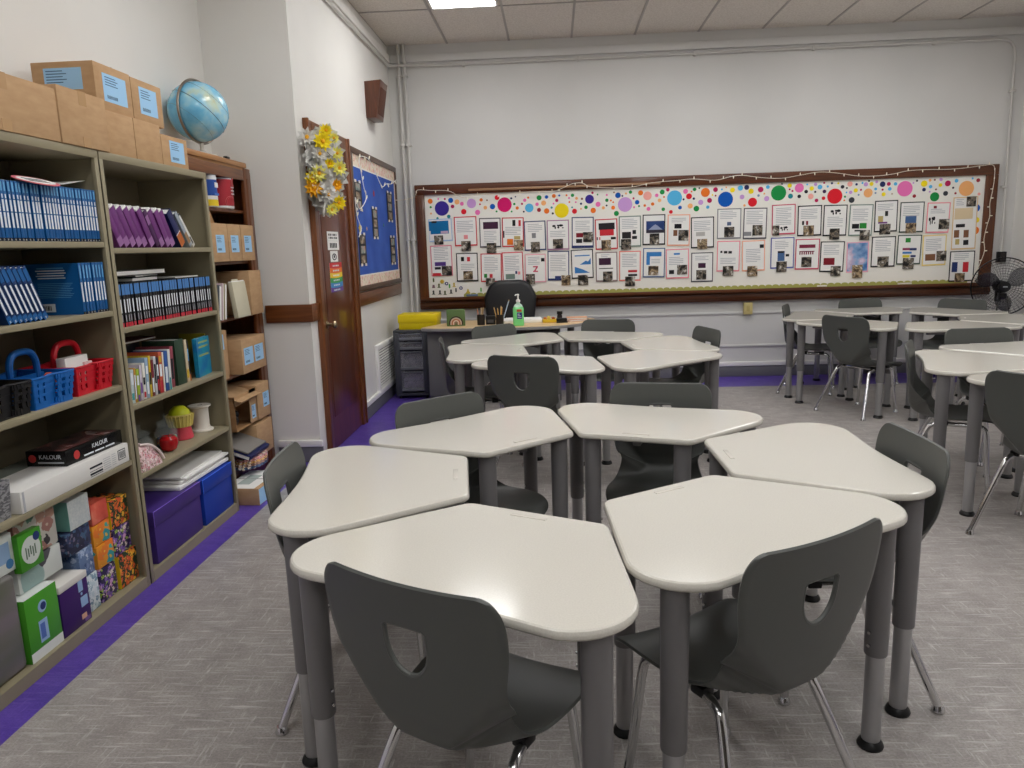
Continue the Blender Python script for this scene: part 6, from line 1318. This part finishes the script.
for a, hz in (((y0 + .04, y1 - .04, z1 - .145, z1 - .045), 1), ((y0 + .04, y1 - .04, z0 + .04, z0 + .13), 1)):
    b = MB(); b.box(.018, .020, a[0], a[1], a[2], a[3], bor)
    lo = a[2] - .012 if a[2] > 1.8 else a[3]; b.box(.018, .0205, a[0], a[1], lo, lo + .012, wh); b.build('paper_border', t)
for a in ((y0 + .04, y0 + .085), (y1 - .085, y1 - .04)):
    b = MB(); b.box(.018, .0195, a[0], a[1], z0 + .13, z1 - .145, bor); b.build('paper_border', t)
# photo strips pinned to it
for k, (ya, yb, za, zb, lab) in enumerate(((6.50, 6.84, 1.86, 2.10, 'strip of pictures in the upper left of the blue bulletin board'), (7.78, 8.13, 1.80, 2.09, 'strip of pictures in the upper right of the blue bulletin board'), (7.10, 7.40, 1.62, 1.90, 'strip of pictures in the middle of the blue bulletin board'), (6.55, 6.88, 1.38, 1.65, 'strip of pictures in the lower left of the blue bulletin board'), (7.82, 8.15, 1.36, 1.64, 'strip of pictures in the lower right of the blue bulletin board'))):
    t = thing('photo_strip', lab, 'photo', (XD + .0215, (ya + yb) / 2, za), 0, 'picture strips on the blue board')
    b = MB(); w2 = (yb - ya) / 2 * .72; h = zb - za; b.box(0, .003, -w2, w2, 0, h, M('strip_black', (30, 32, 34), .5)); b.build('card', t)
    for j in range(3):
        q = MB(); q.box(.003, .0042, -w2 * .62, w2 * .62, h * (.06 + .31 * j), h * (.30 + .31 * j), photo2 if (j + k) % 2 else ramp_mat('strip_photo', [(.3, (60, 90, 84)), (.5, (160, 170, 160)), (.7, (190, 130, 110))], 20, (1, 1, 1), .4, .3, 3, 'World')); q.build('picture', t)
    for s in (-1, 1):
        q = MB(); q.box(.002, .0045, s * w2 * .6 - .03, s * w2 * .6 + .03, h - .012, h + .012, wh).box(.002, .0045, s * w2 * .6 - .03, s * w2 * .6 + .03, -.012, .012, wh); q.build('clip', t)
for k, (y, z, s, c, lab) in enumerate(((7.28, 2.035, .035, (150, 40, 60), 'tiny red flower pinned on the blue bulletin board'), (6.66, 1.70, .035, (220, 190, 60), 'tiny yellow scrap pinned at the left of the blue bulletin board'), (6.92, 1.70, .02, (226, 170, 90), 'tiny orange scrap pinned left of the middle picture strip'), (7.63, 1.75, .022, (60, 130, 110), 'tiny green scrap pinned right of the middle picture strip'))):
    t = thing('paper_scrap', lab, 'paper cut-out', (XD + .0185, y, z)); b = MB()
    pts = [(s * (1 if j % 2 else .55) * math.cos(2 * PI * j / 10), s * (1 if j % 2 else .55) * math.sin(2 * PI * j / 10)) for j in range(10)]
    b.prism(pts, 0, .002, M('scrap_%d' % k, c, .6), 0, FACE_X); b.build('scrap', t)
t = thing('string_lights', 'short strand of white fairy lights drooping over the blue bulletin board', 'string lights')
XB_ = XD + .045
WP = spline([(XB_, 6.52, 1.62), (XB_, 6.6, 1.70), (XB_, 6.50, 1.80), (XB_, 6.48, 1.95), (XB_, 6.6, 1.86), (XB_, 6.86, 1.96), (XB_, 6.80, 2.06), (XB_, 6.74, 2.18), (XB_, 6.70, 2.30), (XB_, 6.95, 2.33), (XB_, 7.15, 2.30), (XB_, 7.35, 2.20), (XB_, 7.55, 2.12), (XB_, 7.75, 2.16), (XB_, 8.0, 2.18), (XB_, 8.25, 2.24)], 4)
MB().tube(WP, .004, M('fairy_white', (236, 236, 236), .4), 6).build('wire', t)
for i in range(2, len(WP) - 1, 3):
    p_ = WP[i]; s = -1 if i % 2 else 1; b = MB(); b.tube([p_, p_ + Vector((.004, .01, s * .014)), p_ + Vector((.006, .018, s * .032))], [.006, .007, .004], bulbm, 8); b.build('bulb', t)
# ------------------------------------------------------------------ on the door: signs and wreath
def door_sign(label, y0, y1, z0, z1, fn):
    t = thing('door_sign', label, 'sign', (XD + .0165, (y0 + y1) / 2, z0)); w2, h = (y1 - y0) / 2, z1 - z0
    b = MB(); b.box(0, .0015, -w2, w2, 0, h, PAPER); b.build('sheet', t); q = MB(); fn(q, w2, h); q.build('printing', t)
def sg1(q, w, h):
    for k in range(2):
        for j in range(6): q.box(.0015, .002, -w * .78 + w * .26 * j, -w * .78 + w * (.26 * j + .18), h * (.60 + .17 * k), h * (.71 + .17 * k), DARKINK if (j + k) % 3 else INK)
    for j in range(5): q.box(.0015, .002, -w * .62 + w * .26 * j, -w * .62 + w * (.26 * j + .18), h * .12, h * .38, DARKINK)
    q.box(.0015, .002, -w * .9, w * .9, h * .485, h * .5, INK)
door_sign('white sign with two rows of dark lettering on the classroom door', 5.675, 5.975, 1.515, 1.655, sg1)
def sg2(q, w, h):
    q.tube([(.0015, w * .5 * math.cos(2 * PI * k / 20), h * .45 + h * .27 * math.sin(2 * PI * k / 20)) for k in range(20)], .004, DARKINK, 6, True)
    q.box(.0015, .002, -w * .15, w * .2, h * .36, h * .60, DARKINK)
door_sign('small white card with round emblem on the classroom door', 5.725, 5.925, 1.425, 1.508, sg2)
RB = [(206, 40, 50), (236, 120, 40), (240, 206, 50), (60, 160, 80), (60, 140, 200), (110, 70, 150)]
def sg3(q, w, h):
    for k, c in enumerate(RB):
        z_ = h * (1 - k / 6)
        pts = [(-w, z_ - h / 6)] + [(w * (-1 + .2 * j), z_ - h / 6 - .008 * math.sin(PI * j / 10) * (k < 5)) for j in range(1, 10)] + [(w, z_ - h / 6)] + [(w * (1 - .2 * j), z_ - .008 * math.sin(PI * j / 10) * (k > 0)) for j in range(0, 11)]
        q.prism(pts, 0, .0006, M('rainbow_%d' % k, c, .5), 0, Matrix.Translation((.0015, 0, 0)) @ FACE_X)
        for j in range(4): q.box(.002, .0025, -w * .5 + w * .26 * j, -w * .5 + w * (.26 * j + .18), z_ - h * .13, z_ - h * .08, wht)
door_sign('rainbow striped sign on the classroom door', 5.68, 6.01, 1.195, 1.418, sg3)
t = thing('wreath', 'white and yellow deco mesh flower wreath hanging on the classroom door', 'wreath', (XD + .075, 5.43, 2.06))
wm = M('wreath_mesh', (222, 221, 216), .6); wy = M('wreath_yellow', (244, 224, 40), .5); wo = M('wreath_orange', (240, 178, 36), .5); wl = M('wreath_lime', (244, 240, 130), .5); wg = M('wreath_grey', (120, 116, 110), .6)
b = MB(); b.tube([(0, .17 * math.cos(2 * PI * k / 30), .20 * math.sin(2 * PI * k / 30)) for k in range(30)], .025, wg, 10, True); b.build('ring_form', t)
rnd = random.Random(5)
AIM = Matrix.Rotation(math.radians(-52), 4, 'Z')
def petals(b, c, n, r, rw, m, nx, lift, jz=0.0, jy=0.0):
    """petal flower facing out from the door, turned a little to the room"""
    V0 = AIM @ Matrix.Rotation(jz, 4, 'Z') @ Matrix.Rotation(jy, 4, 'Y')
    xf = Matrix.Translation(c) @ V0
    for k in range(n):
        a = 2 * PI * k / n + nx; u = Vector((0, math.cos(a), math.sin(a))); v = Vector((0, -math.sin(a), math.cos(a))); f = Vector((1, 0, 0))
        P = [u * r * .1, u * r * .5 + v * rw + f * lift * .5, u * r + f * lift, u * r * .5 - v * rw + f * lift * .5, u * r * .5 + f * lift * .25]
        b.add(P, [[0, 1, 4], [1, 2, 4], [2, 3, 4], [3, 0, 4]], m, xf)
for k in range(15):                                    # puffs of ruffled mesh
    a = 2 * PI * k / 15; q = MB(); c = (.01, .17 * math.cos(a), .215 * math.sin(a))
    for j in range(6): petals(q, (c[0] + rnd.uniform(-.02, .05), c[1] + rnd.uniform(-.03, .03), c[2] + rnd.uniform(-.03, .03)), 7, .088, .040, wm, rnd.uniform(0, 6), .05, rnd.uniform(-.6, .6), rnd.uniform(-.6, .6))
    q.build('mesh_ruffle', t)
FL = [(.085, -.19, .18, wy, .085), (.05, -.21, -.03, wl, .075), (.005, -.22, -.06, wy, .07), (.01, -.22, -.125, wo, .085), (.14, -.02, .02, wl, .07), (.12, -.06, -.10, wo, .06), (.13, -.06, -.22, wy, .07), (.09, -.12, .26, wy, .06), (.13, -.02, .12, wl, .06), (.10, -.14, -.27, wl, .055), (.06, -.2, .10, wm, .07), (.09, -.16, -.17, wm, .07), (.10, -.12, .04, wy, .05), (-.02, -.2, .21, wm, .085), (.12, -.04, .22, wl, .05)]
for (x, y, z, m, r) in FL:
    r *= .85; q = MB(); petals(q, (x, y, z), 10, r, r * .24, m, rnd.uniform(0, 6), .02); petals(q, Vector((x, y, z)) + AIM @ Vector((.01, 0, 0)), 8, r * .7, r * .22, m, rnd.uniform(0, 6), .035); q.ball(Vector((x, y, z)) + AIM @ Vector((.022, 0, 0)), r * .2, wo, 10, 6)
    q.build('flower', t)
for k in range(7):
    a = rnd.uniform(0, 6.28); c = Vector((.08, .16 * math.cos(a), .2 * math.sin(a))); b = MB(); b.tube(spline([c, c + Vector((.05, rnd.uniform(-.05, .05), rnd.uniform(-.05, .05))), c + Vector((.06, rnd.uniform(-.10, .10), rnd.uniform(-.10, .10)))], 4), .003, wg, 5); b.build('twig', t)
b = MB(); b.tube(spline([(.05, -.10, -.18), (.07, -.17, -.22), (.06, -.19, -.29), (.05, -.15, -.31), (.05, -.11, -.25), (.05, -.10, -.19)], 5), .006, wm, 6); b.build('ribbon_loop', t)
b = MB(); b.tube([(.0, 0, .20), (-.03, 0, .26), (-.055, 0, .28)], .004, wg, 6); b.build('hanger', t)
# ------------------------------------------------------------------ teacher's corner
maple = ramp_mat('maple_laminate', [(.3, (214, 182, 134)), (.7, (228, 198, 150))], 5, (1, 7, 1), .3, .4, 4, 'Object')
dgrey = M('desk_panel_grey', (112, 112, 111), .55); dedge = M('desk_edge_grey', (150, 148, 146), .45)
t = thing('teacher_desk', 'curved maple-topped teacher desk with grey front panel', 'desk')
outl = [(-.98, 7.82), (-1.06, 7.72), (-1.20, 7.42), (-1.285, 7.22), (-1.25, 7.12), (-1.0, 7.06), (-.5, 7.015), (-.1, 7.04), (.12, 7.13), (.30, 7.32), (.405, 7.58), (.385, 7.72), (.30, 7.80), (.1, 7.84), (-.4, 7.80)]
sp = [(p.x, p.y) for p in spline([(x, y, 0) for x, y in outl[1:]], 5)]
outl2 = [outl[0]] + sp
b = MB(); b.layers([(inset(outl2, .004), .722), (outl2, .726), (outl2, .747), (inset(outl2, .003), .75)], dedge); b.build('edge_band', t)
b = MB(); b.layers([(inset(outl2, .0035), .7502), (inset(outl2, .0045), .7512)], maple); b.build('desktop', t)
b = MB(); b.box(-1.24, .05, 7.20, 7.225, .07, .722, dgrey, .003); b.build('front_panel', t)
b = MB(); b.box(-1.240, -1.216, 7.226, 7.32, .0, .722, dgrey, .003); b.build('end_panel', t)
b = MB(); b.tube([(.16, 7.52, 0), (.16, 7.52, .722)], .035, dgrey, 16); b.build('leg', t)
b = MB(); b.box(.0, .05, 7.226, 7.80, 0, .722, dgrey, .003); b.build('end_panel', t)
# drawer tower and the yellow box
t = thing('drawer_tower', 'dark grey plastic drawer tower left of the teacher desk', 'drawers', (-1.455, 7.66, .0))
tg = M('tower_grey', (70, 72, 78), .45); clr = M('drawer_smoke', (150, 150, 158), .15, 0, .5, alpha=.45); drl = M('drawer_rim', (110, 112, 118), .4)
b = MB()
for s in (-1, 1): b.box(s * .165 - .012, s * .165 + .012, -.20, .20, .03, .70, tg, .006)
b.box(-.165, .165, -.2, .2, .675, .70, tg, .006).box(-.165, .165, -.2, .2, .03, .06, tg, .006).box(-.165, .165, .19, .2, .03, .70, tg)
for s in (-1, 1): b.box(s * .135 - .022, s * .135 + .022, -.206, -.19, .06, .675, tg, .004)
b.build('tower_frame', t)
b = MB()
for s in (-1, 1):
    for q in (-1, 1): b.tube([(s * .14, q * .16, 0), (s * .14, q * .16, .03)], .014, BLACKP, 10)
b.build('feet', t)
DRW = [(.08, .285), (.30, .49), (.505, .585), (.60, .67)]
fillc = [ramp_mat('drawer_fill_%d' % k, [(.35, a), (.6, c_)], 22, (1, 1, 1), .6) for k, (a, c_) in enumerate((((90, 70, 96), (160, 140, 170)), ((90, 96, 100), (190, 190, 196)), ((70, 76, 84), (140, 146, 150)), ((80, 84, 90), (170, 170, 170))))]
for k, (a, c_) in enumerate(DRW):
    q = MB(); q.box(-.112, .112, -.200, -.196, a, c_, clr).box(-.112, .112, -.196, .18, a, a + .004, clr); d = q.build('drawer', t)
    q = MB(); q.box(-.114, .114, -.214, -.196, a - .001, a + .026, drl, .004).box(-.1, .1, -.218, -.206, c_ - .014, c_ - .004, drl, .003); q.build('drawer_handle', d)
    q = MB(); q.box(-.10, .10, -.17, .15, a + .006, a + (c_ - a) * .62, fillc[k], .02, 3); q.build('drawer_contents', d)
ybm = M('box_yellow', (236, 210, 20), .45)
t = thing('yellow_box', 'bright yellow lidded box on the grey drawer tower', 'box', (-1.390, 7.685, .7006))
b = MB(); b.box(-.192, .192, -.15, .15, 0, .135, ybm, .004); b.build('box_body', t)
b = MB(); b.box(-.2, .2, -.157, .157, .068, .150, ybm, .005); b.build('lid', t)
ZD = .7516
t = thing('picture_block', 'green wooden block with painted rainbow on the teacher desk', 'decoration', (-.965, 7.30, ZD), .12)
gm_ = M('block_green', (92, 118, 70), .55)
b = MB(); b.box(-.09, .09, -.03, .03, 0, .16, gm_, .004); b.build('block', t)
b = MB()
for k, c in enumerate(((60, 44, 36), (206, 190, 170), (190, 120, 90), (226, 206, 186), (150, 120, 100))):
    r = .068 - .0125 * k; pts = [(r * math.cos(PI * j / 16), .028 + r * math.sin(PI * j / 16)) for j in range(17)] + [((r - .0115) * math.cos(PI * (16 - j) / 16), .028 + (r - .0115) * math.sin(PI * (16 - j) / 16)) for j in range(17)]
    b.prism([(p[0], p[1]) for p in pts], 0, .002, M('bow_%d' % k, c, .6), 0, Matrix.Translation((0, -.0302, 0)) @ FACE_NY)
    for s in (-1, 1): b.box(s * (r - .006) - .0055, s * (r - .006) + .0055, -.0322, -.0302, .012, .028, M('bow_%d' % k, None))
b.build('painted_rainbow', t)
mesh_ = M('cup_mesh_black', (44, 38, 36), .5, .3)
def cup(label, x, y, pens):
    t = thing('pencil_cup', label, 'pencil cup', (x, y, ZD)); r = .038
    b = MB(); b.lathe([(0, 0), (r, 0), (r, .098), (r - .003, .098), (r - .003, .003), (0, .003)], mesh_, 20); b.tube([(r * math.cos(2 * PI * k / 20), r * math.sin(2 * PI * k / 20), .098) for k in range(20)], .0025, mesh_, 6, True); b.build('cup_body', t)
    for k, (dx, dy, tx, ty, h, c, lab) in enumerate(pens):
        p_ = thing('pencil', lab, 'pencil', (x + dx, y + dy, ZD + .0036), rot=(tx, ty, 0))
        m = M('pencil_%d_%d_%d' % c, c, .5); q = MB(); q.tube([(0, 0, 0), (0, 0, h)], .005, m, 8); q.build('barrel', p_)
        q = MB(); q.lathe([(.005, h), (.0012, h + .014), (0, h + .014)], M('pencil_wood', (226, 190, 140), .6), 8); q.build('tip', p_)
woodp = (206, 170, 110)
cup('black mesh pencil cup next to the green rainbow block', -.722, 7.33, [(-.012, -.01, .10, -.12, .15, (196, 120, 90), 'reddish pencil in the left mesh cup'), (.010, -.008, .08, .1, .16, woodp, 'wood-coloured pencil at the front of left mesh cup'), (.0, .012, -.08, .02, .155, (216, 190, 150), 'pale pencil at the back of left mesh cup')])
cup('black mesh pencil cup behind the green sanitizer bottle side', -.535, 7.30, [(-.018, -.008, .08, -.2, .16, woodp, 'wooden pencil leaning left in the right mesh cup'), (-.006, -.014, .10, -.06, .15, (214, 170, 96), 'golden pencil at the front of right mesh cup'), (.010, -.010, .08, .10, .16, (206, 150, 80), 'orange pencil in the right mesh cup'), (.004, .014, -.08, .06, .165, (222, 190, 130), 'pale yellow pencil at the back of right mesh cup'), (.018, .004, -.02, .32, .235, (190, 206, 226), 'long pale blue pen leaning far right in the right mesh cup')])
t = thing('card_holder', 'low black holder between the two mesh cups', 'holder', (-.628, 7.345, ZD))
b = MB(); b.box(-.046, .046, -.025, .025, 0, .085, BLACKP, .004); b.build('holder_body', t); b = MB(); b.box(-.03, .03, -.0258, -.025, .02, .05, M('holder_face', (80, 80, 84), .3)); b.build('front_plate', t)
t = thing('sanitizer_bottle', 'clear pump bottle of bright green hand sanitizer on the teacher desk', 'bottle', (-.345, 7.16, ZD))
grn = M('sanitizer_green', (130, 226, 140), .12, 0, .5, coat=.5)
b = MB(); prf = fillet([(-.052, -.03), (.052, -.03), (.052, .03), (-.052, .03)], [.022] * 4, 5)
b.layers([(inset(prf, .006), 0), (prf, .006), (prf, .165), (inset(prf, .008), .182)], grn); b.build('bottle_body', t)
b = MB(); b.layers([(inset(prf, .009), .1825), (inset(prf, .017), .20), ([(p[0] * .32, p[1] * .5) for p in prf], .214), ([(p[0] * .32, p[1] * .5) for p in prf], .226)], M('bottle_clear', (196, 226, 206), .1)); b.build('shoulder', t)
b = MB(); b.lathe([(0, .2265), (.02, .2265), (.02, .246), (.008, .252), (.007, .285), (.012, .288), (.012, .30), (0, .304)], WHITE, 16).tube([(0, 0, .296), (-.02, -.018, .297), (-.026, -.024, .288)], .005, WHITE, 8); b.build('pump', t)
b = MB(); b.box(-.012, .036, -.0312, -.0302, .068, .128, M('label_navy', (40, 56, 130), .4), .0003).box(-.014, .034, -.0316, -.0306, .135, .158, M('label_redorange', (206, 90, 60), .4), .0003)
for k in range(3): b.box(-.006, .03 - .008 * k, -.0318, -.0312, .078 + .016 * k, .084 + .016 * k, wht)
b.build('front_label', t)
t = thing('paper_stack', 'stack of white papers behind the sanitizer bottle', 'papers', (-.32, 7.52, ZD), .05); b = MB(); b.box(-.19, .19, -.13, .13, 0, .030, PAPER, .003).box(-.17, .18, -.12, .11, .0305, .036, PAPER, .001); b.build('sheets', t)
t = thing('supply_tray', 'small yellow and orange supplies in a low box on the teacher desk', 'tray', (-.05, 7.42, ZD), .1)
b = MB(); b.box(-.07, .07, -.05, .05, 0, .03, M('tray_yellow', (226, 190, 50), .5), .004); b.build('tray_body', t)
for k, (x, c) in enumerate(((-.045, (200, 120, 50)), (-.01, (226, 200, 90)), (.035, (160, 80, 40)))):
    q = MB(); q.box(x - .014, x + .014, -.03, .03, .0305, .05 + .01 * (k % 2), M('supply_%d' % k, c, .5), .004); q.build('supply_block', t)
t = thing('stapler', 'black stapler on the teacher desk beside the yellow supplies', 'stapler', (.07, 7.35, ZD), .1)
b = MB(); b.box(-.055, .055, -.022, .022, 0, .012, BLACKP, .004); b.build('stapler_base', t); b = MB(); b.box(-.055, .05, -.018, .018, .014, .045, BLACKP, .008, 3); b.build('stapler_arm', t)
t = thing('ink_bottle', 'small dark bottle with black cap behind the stapler', 'bottle', (.05, 7.58, ZD)); b = MB(); b.lathe([(0, 0), (.026, 0), (.028, .006), (.026, .05), (.016, .06), (0, .06)], M('ink_dark', (50, 46, 50), .25), 16); b.build('bottle_body', t); b = MB(); b.lathe([(0, .0605), (.028, .0605), (.028, .092), (0, .092)], BLACKP, 16); b.build('cap', t)
for k, (c, lab) in enumerate((((190, 90, 70), 'red flat book at the bottom of the pile on the right end of teacher desk'), ((226, 170, 130), 'peach flat book on top of the pile on the right end of teacher desk'))):
    t = thing('flat_book', lab, 'book', (.22, 7.50, ZD + .0006 + .0185 * k), .25 - .2 * k)
    m = M('pile_%d' % k, c, .5); b = MB(); b.box(-.10, .10, -.07, .07, 0, .002, m).box(-.10, .10, -.07, .07, .016, .018, m).box(-.10, .10, .068, .07, .002, .016, m); b.build('cover', t); MB().box(-.098, .098, -.068, .067, .002, .016, PAPER).build('pages', t)
t = thing('white_mug', 'white cup standing on the desk right behind the middle ring', 'cup', (-.02, 7.10, ZD)); bpy.data.objects.remove(t)
# black office chair behind the desk
t = thing('office_chair', 'black high-backed office chair behind the teacher desk', 'chair', (-.475, 7.98, 0), PI)
lea = M('leather_black', (26, 26, 28), .42, spec=.5)
bp_ = fillet([(-.24, 0), (.24, 0), (.285, .42), (.20, .60), (-.20, .60), (-.285, .42)], [.05, .05, .1, .16, .16, .1], 8)
b = MB(); xfb = Matrix.Translation((0, -.16, .545)) @ Matrix.Rotation(PI / 2 + .10, 4, 'X')
b.layers([(inset(bp_, .05), -.045), (inset(bp_, .02), -.04), (bp_, -.015), (bp_, .015), (inset(bp_, .02), .035), (inset(bp_, .06), .045)], lea, xfb); b.build('backrest', t, 60)
b = MB(); sp_ = fillet([(-.25, -.22), (.25, -.22), (.25, .24), (-.25, .24)], [.08] * 4, 6); b.layers([(inset(sp_, .03), .43), (sp_, .46), (sp_, .51), (inset(sp_, .05), .535)], lea); b.build('seat', t, 60)
b = MB(); b.box(-.04, .04, -.235, -.20, .40, .62, BLACKP, .008).box(-.04, .04, -.22, .0, .395, .425, BLACKP, .008); b.build('back_bracket', t)
for s in (-1, 1):
    b = MB(); b.tube(spline([(s * .24, .05, .44), (s * .30, .05, .48), (s * .31, .05, .60), (s * .30, .02, .66)], 5), .014, BLACKP, 10).box(s * .30 - .03, s * .30 + .03, -.11, .13, .655, .685, BLACKP, .012, 3); b.build('armrest', t)
b = MB(); b.tube([(0, 0, .10), (0, 0, .43)], .028, BLACKP, 14); b.build('gas_column', t)
for k in range(5):
    a = 2 * PI * k / 5 + .3; e = (.27 * math.cos(a), .27 * math.sin(a))
    b = MB(); b.tube([(0, 0, .10), (e[0], e[1], .075)], [.026, .016], BLACKP, 10); lg = b.build('base_leg', t)
    q = MB(); q.lathe([(0, -.011), (.026, -.011), (.026, .011), (0, .011)], BLACKP, 14, (0, 0, 0), Matrix.Translation((e[0], e[1], .0265)) @ Matrix.Rotation(a, 4, 'Z') @ Matrix.Rotation(PI / 2, 4, 'X')); q.tube([(e[0], e[1], .05), (e[0], e[1], .075)], .008, BLACKP, 8); q.build('caster', lg)
# ------------------------------------------------------------------ pedestal fan in the right corner
t = thing('pedestal_fan', 'black pedestal fan with wire cage in the right back corner', 'fan', (4.525, 7.93, 0), math.radians(-14))
wirek = M('fan_wire', (22, 22, 24), .35, .4)
FZ, FR = .950, .285
b = MB(); b.lathe([(0, 0), (.20, 0), (.20, .012), (.16, .028), (.03, .045), (.03, .07), (0, .07)], BLACKP, 28); b.build('base', t)
b = MB(); b.tube([(0, .06, .045), (0, .06, .62)], .014, BLACKP, 12).tube([(0, .06, .60), (0, .06, .86)], .010, CHROME, 12).lathe([(0, .58), (.024, .58), (.024, .64), (0, .64)], BLACKP, 14, (0, .06, 0)); b.build('pole', t)
b = MB(); b.lathe([(0, -.01), (.045, 0), (.058, .03), (.058, .10), (.04, .14), (0, .15)], BLACKP, 20, (0, 0, 0), Matrix.Translation((0, -.02, FZ)) @ Matrix.Rotation(-PI / 2, 4, 'X')).box(-.028, .028, .03, .09, FZ - .16, FZ - .04, BLACKP, .01); b.build('motor_housing', t)
b = MB(); b.box(-.034, .034, -.105, -.02, FZ - .125, FZ - .065, BLACKP, .012, 3); b.build('control_box', t)
def cage(yf, depth, name):
    b = MB()
    b.tube([(FR * math.cos(2 * PI * k / 60), yf, FZ + FR * math.sin(2 * PI * k / 60)) for k in range(60)], .006, wirek, 6, True)
    for i in range(1, 9):
        r = .05 + (FR - .05) * i / 9; y = yf + depth * (1 - (r / FR) ** 2)
        b.tube([(r * math.cos(2 * PI * k / 44), y, FZ + r * math.sin(2 * PI * k / 44)) for k in range(44)], .0012, wirek, 4, True)
    for k in range(40):
        a = 2 * PI * k / 40; b.tube([(rr * math.cos(a), yf + depth * (1 - (rr / FR) ** 2), FZ + rr * math.sin(a)) for rr in (.05, .12, .2, FR)], .0012, wirek, 4)
    b.build(name, t)
cage(-.075, -.055, 'front_cage'); cage(-.065, .05, 'rear_cage')
b = MB(); b.lathe([(0, 0), (.055, 0), (.05, .012), (0, .018)], BLACKP, 24, (0, 0, 0), Matrix.Translation((0, -.128, FZ)) @ Matrix.Rotation(PI / 2, 4, 'X')); b.build('cage_badge', t)
b = MB(); b.box(-.02, .02, -.1475, -.146, FZ - .005, FZ + .005, INK); b.build('badge_mark', t)
blm = M('fan_blade', (60, 60, 68), .25, 0, .5, alpha=.55)
for k in range(3):
    a0 = 2 * PI * k / 3 + .45; V = []; F = []
    for i in range(7):
        r = .04 + .215 * i / 6
        for j in range(7):
            s = -1 + 2 * j / 6; wid = .62 * math.sin(PI * (.18 + .75 * i / 6)) ; a = a0 + s * wid * .85 + .25 * i / 6
            V.append((r * math.cos(a), -.07 + .022 * s, FZ + r * math.sin(a)))
    for i in range(6):
        for j in range(6): p_ = i * 7 + j; F.append([p_, p_ + 1, p_ + 8, p_ + 7])
    b = MB(); b.add(V, F, blm); o = b.build('blade', t); md = o.modifiers.new('s', 'SOLIDIFY'); md.thickness = .003
b = MB(); b.lathe([(0, -.02), (.042, -.02), (.042, .02), (0, .026)], BLACKP, 20, (0, 0, 0), Matrix.Translation((0, -.07, FZ)) @ Matrix.Rotation(PI / 2, 4, 'X')); b.build('hub', t)
b = MB(); b.tube(spline([(.04, .10, FZ - .05), (.10, .12, FZ - .15), (.13, .10, .6), (.12, .05, .3), (.16, .04, .02), (.22, .2, .008)], 6), .004, BLACKP, 6); b.build('power_cord', t)
# ------------------------------------------------------------------ camera, world, colour
cam = bpy.data.cameras.new('camera'); co = bpy.data.objects.new('camera', cam); COL.objects.link(co)
pi_, ro_, ya_ = math.radians(10.385), math.radians(1.809), math.radians(-3.4156)
cy_, sy_ = math.cos(ya_), math.sin(ya_)
fw = Vector((sy_ * math.cos(pi_), cy_ * math.cos(pi_), -math.sin(pi_)))
r_ = Vector((cy_, -sy_, 0)); d_ = fw.cross(r_)
c_, s_ = math.cos(ro_), math.sin(ro_)
R2 = c_ * r_ + s_ * d_; D2 = -s_ * r_ + c_ * d_
mw = Matrix((R2, -D2, -fw)).transposed().to_4x4(); mw.translation = (0, 0, 1.5)
co.matrix_world = mw
cam.sensor_width = 36.0; cam.lens = 750.76 / 1024 * 36.0; cam.clip_start = .05; cam.clip_end = 60
SC.camera = co
wd = bpy.data.worlds.new('world'); SC.world = wd; wd.use_nodes = True
wd.node_tree.nodes['Background'].inputs['Color'].default_value = (.8, .85, .9, 1); wd.node_tree.nodes['Background'].inputs['Strength'].default_value = .3
vs = SC.view_settings; vs.view_transform = 'Standard'; vs.look = 'None'; vs.gamma = 1; vs.use_curve_mapping = False; vs.exposure = EXPOSURE
SC.cycles.use_denoising = True
SC.cycles.max_bounces = 10; SC.cycles.diffuse_bounces = 5; SC.cycles.glossy_bounces = 4; SC.cycles.transmission_bounces = 6
SC.cycles.sample_clamp_indirect = 8
SC.cycles.caustics_reflective = False; SC.cycles.caustics_refractive = False
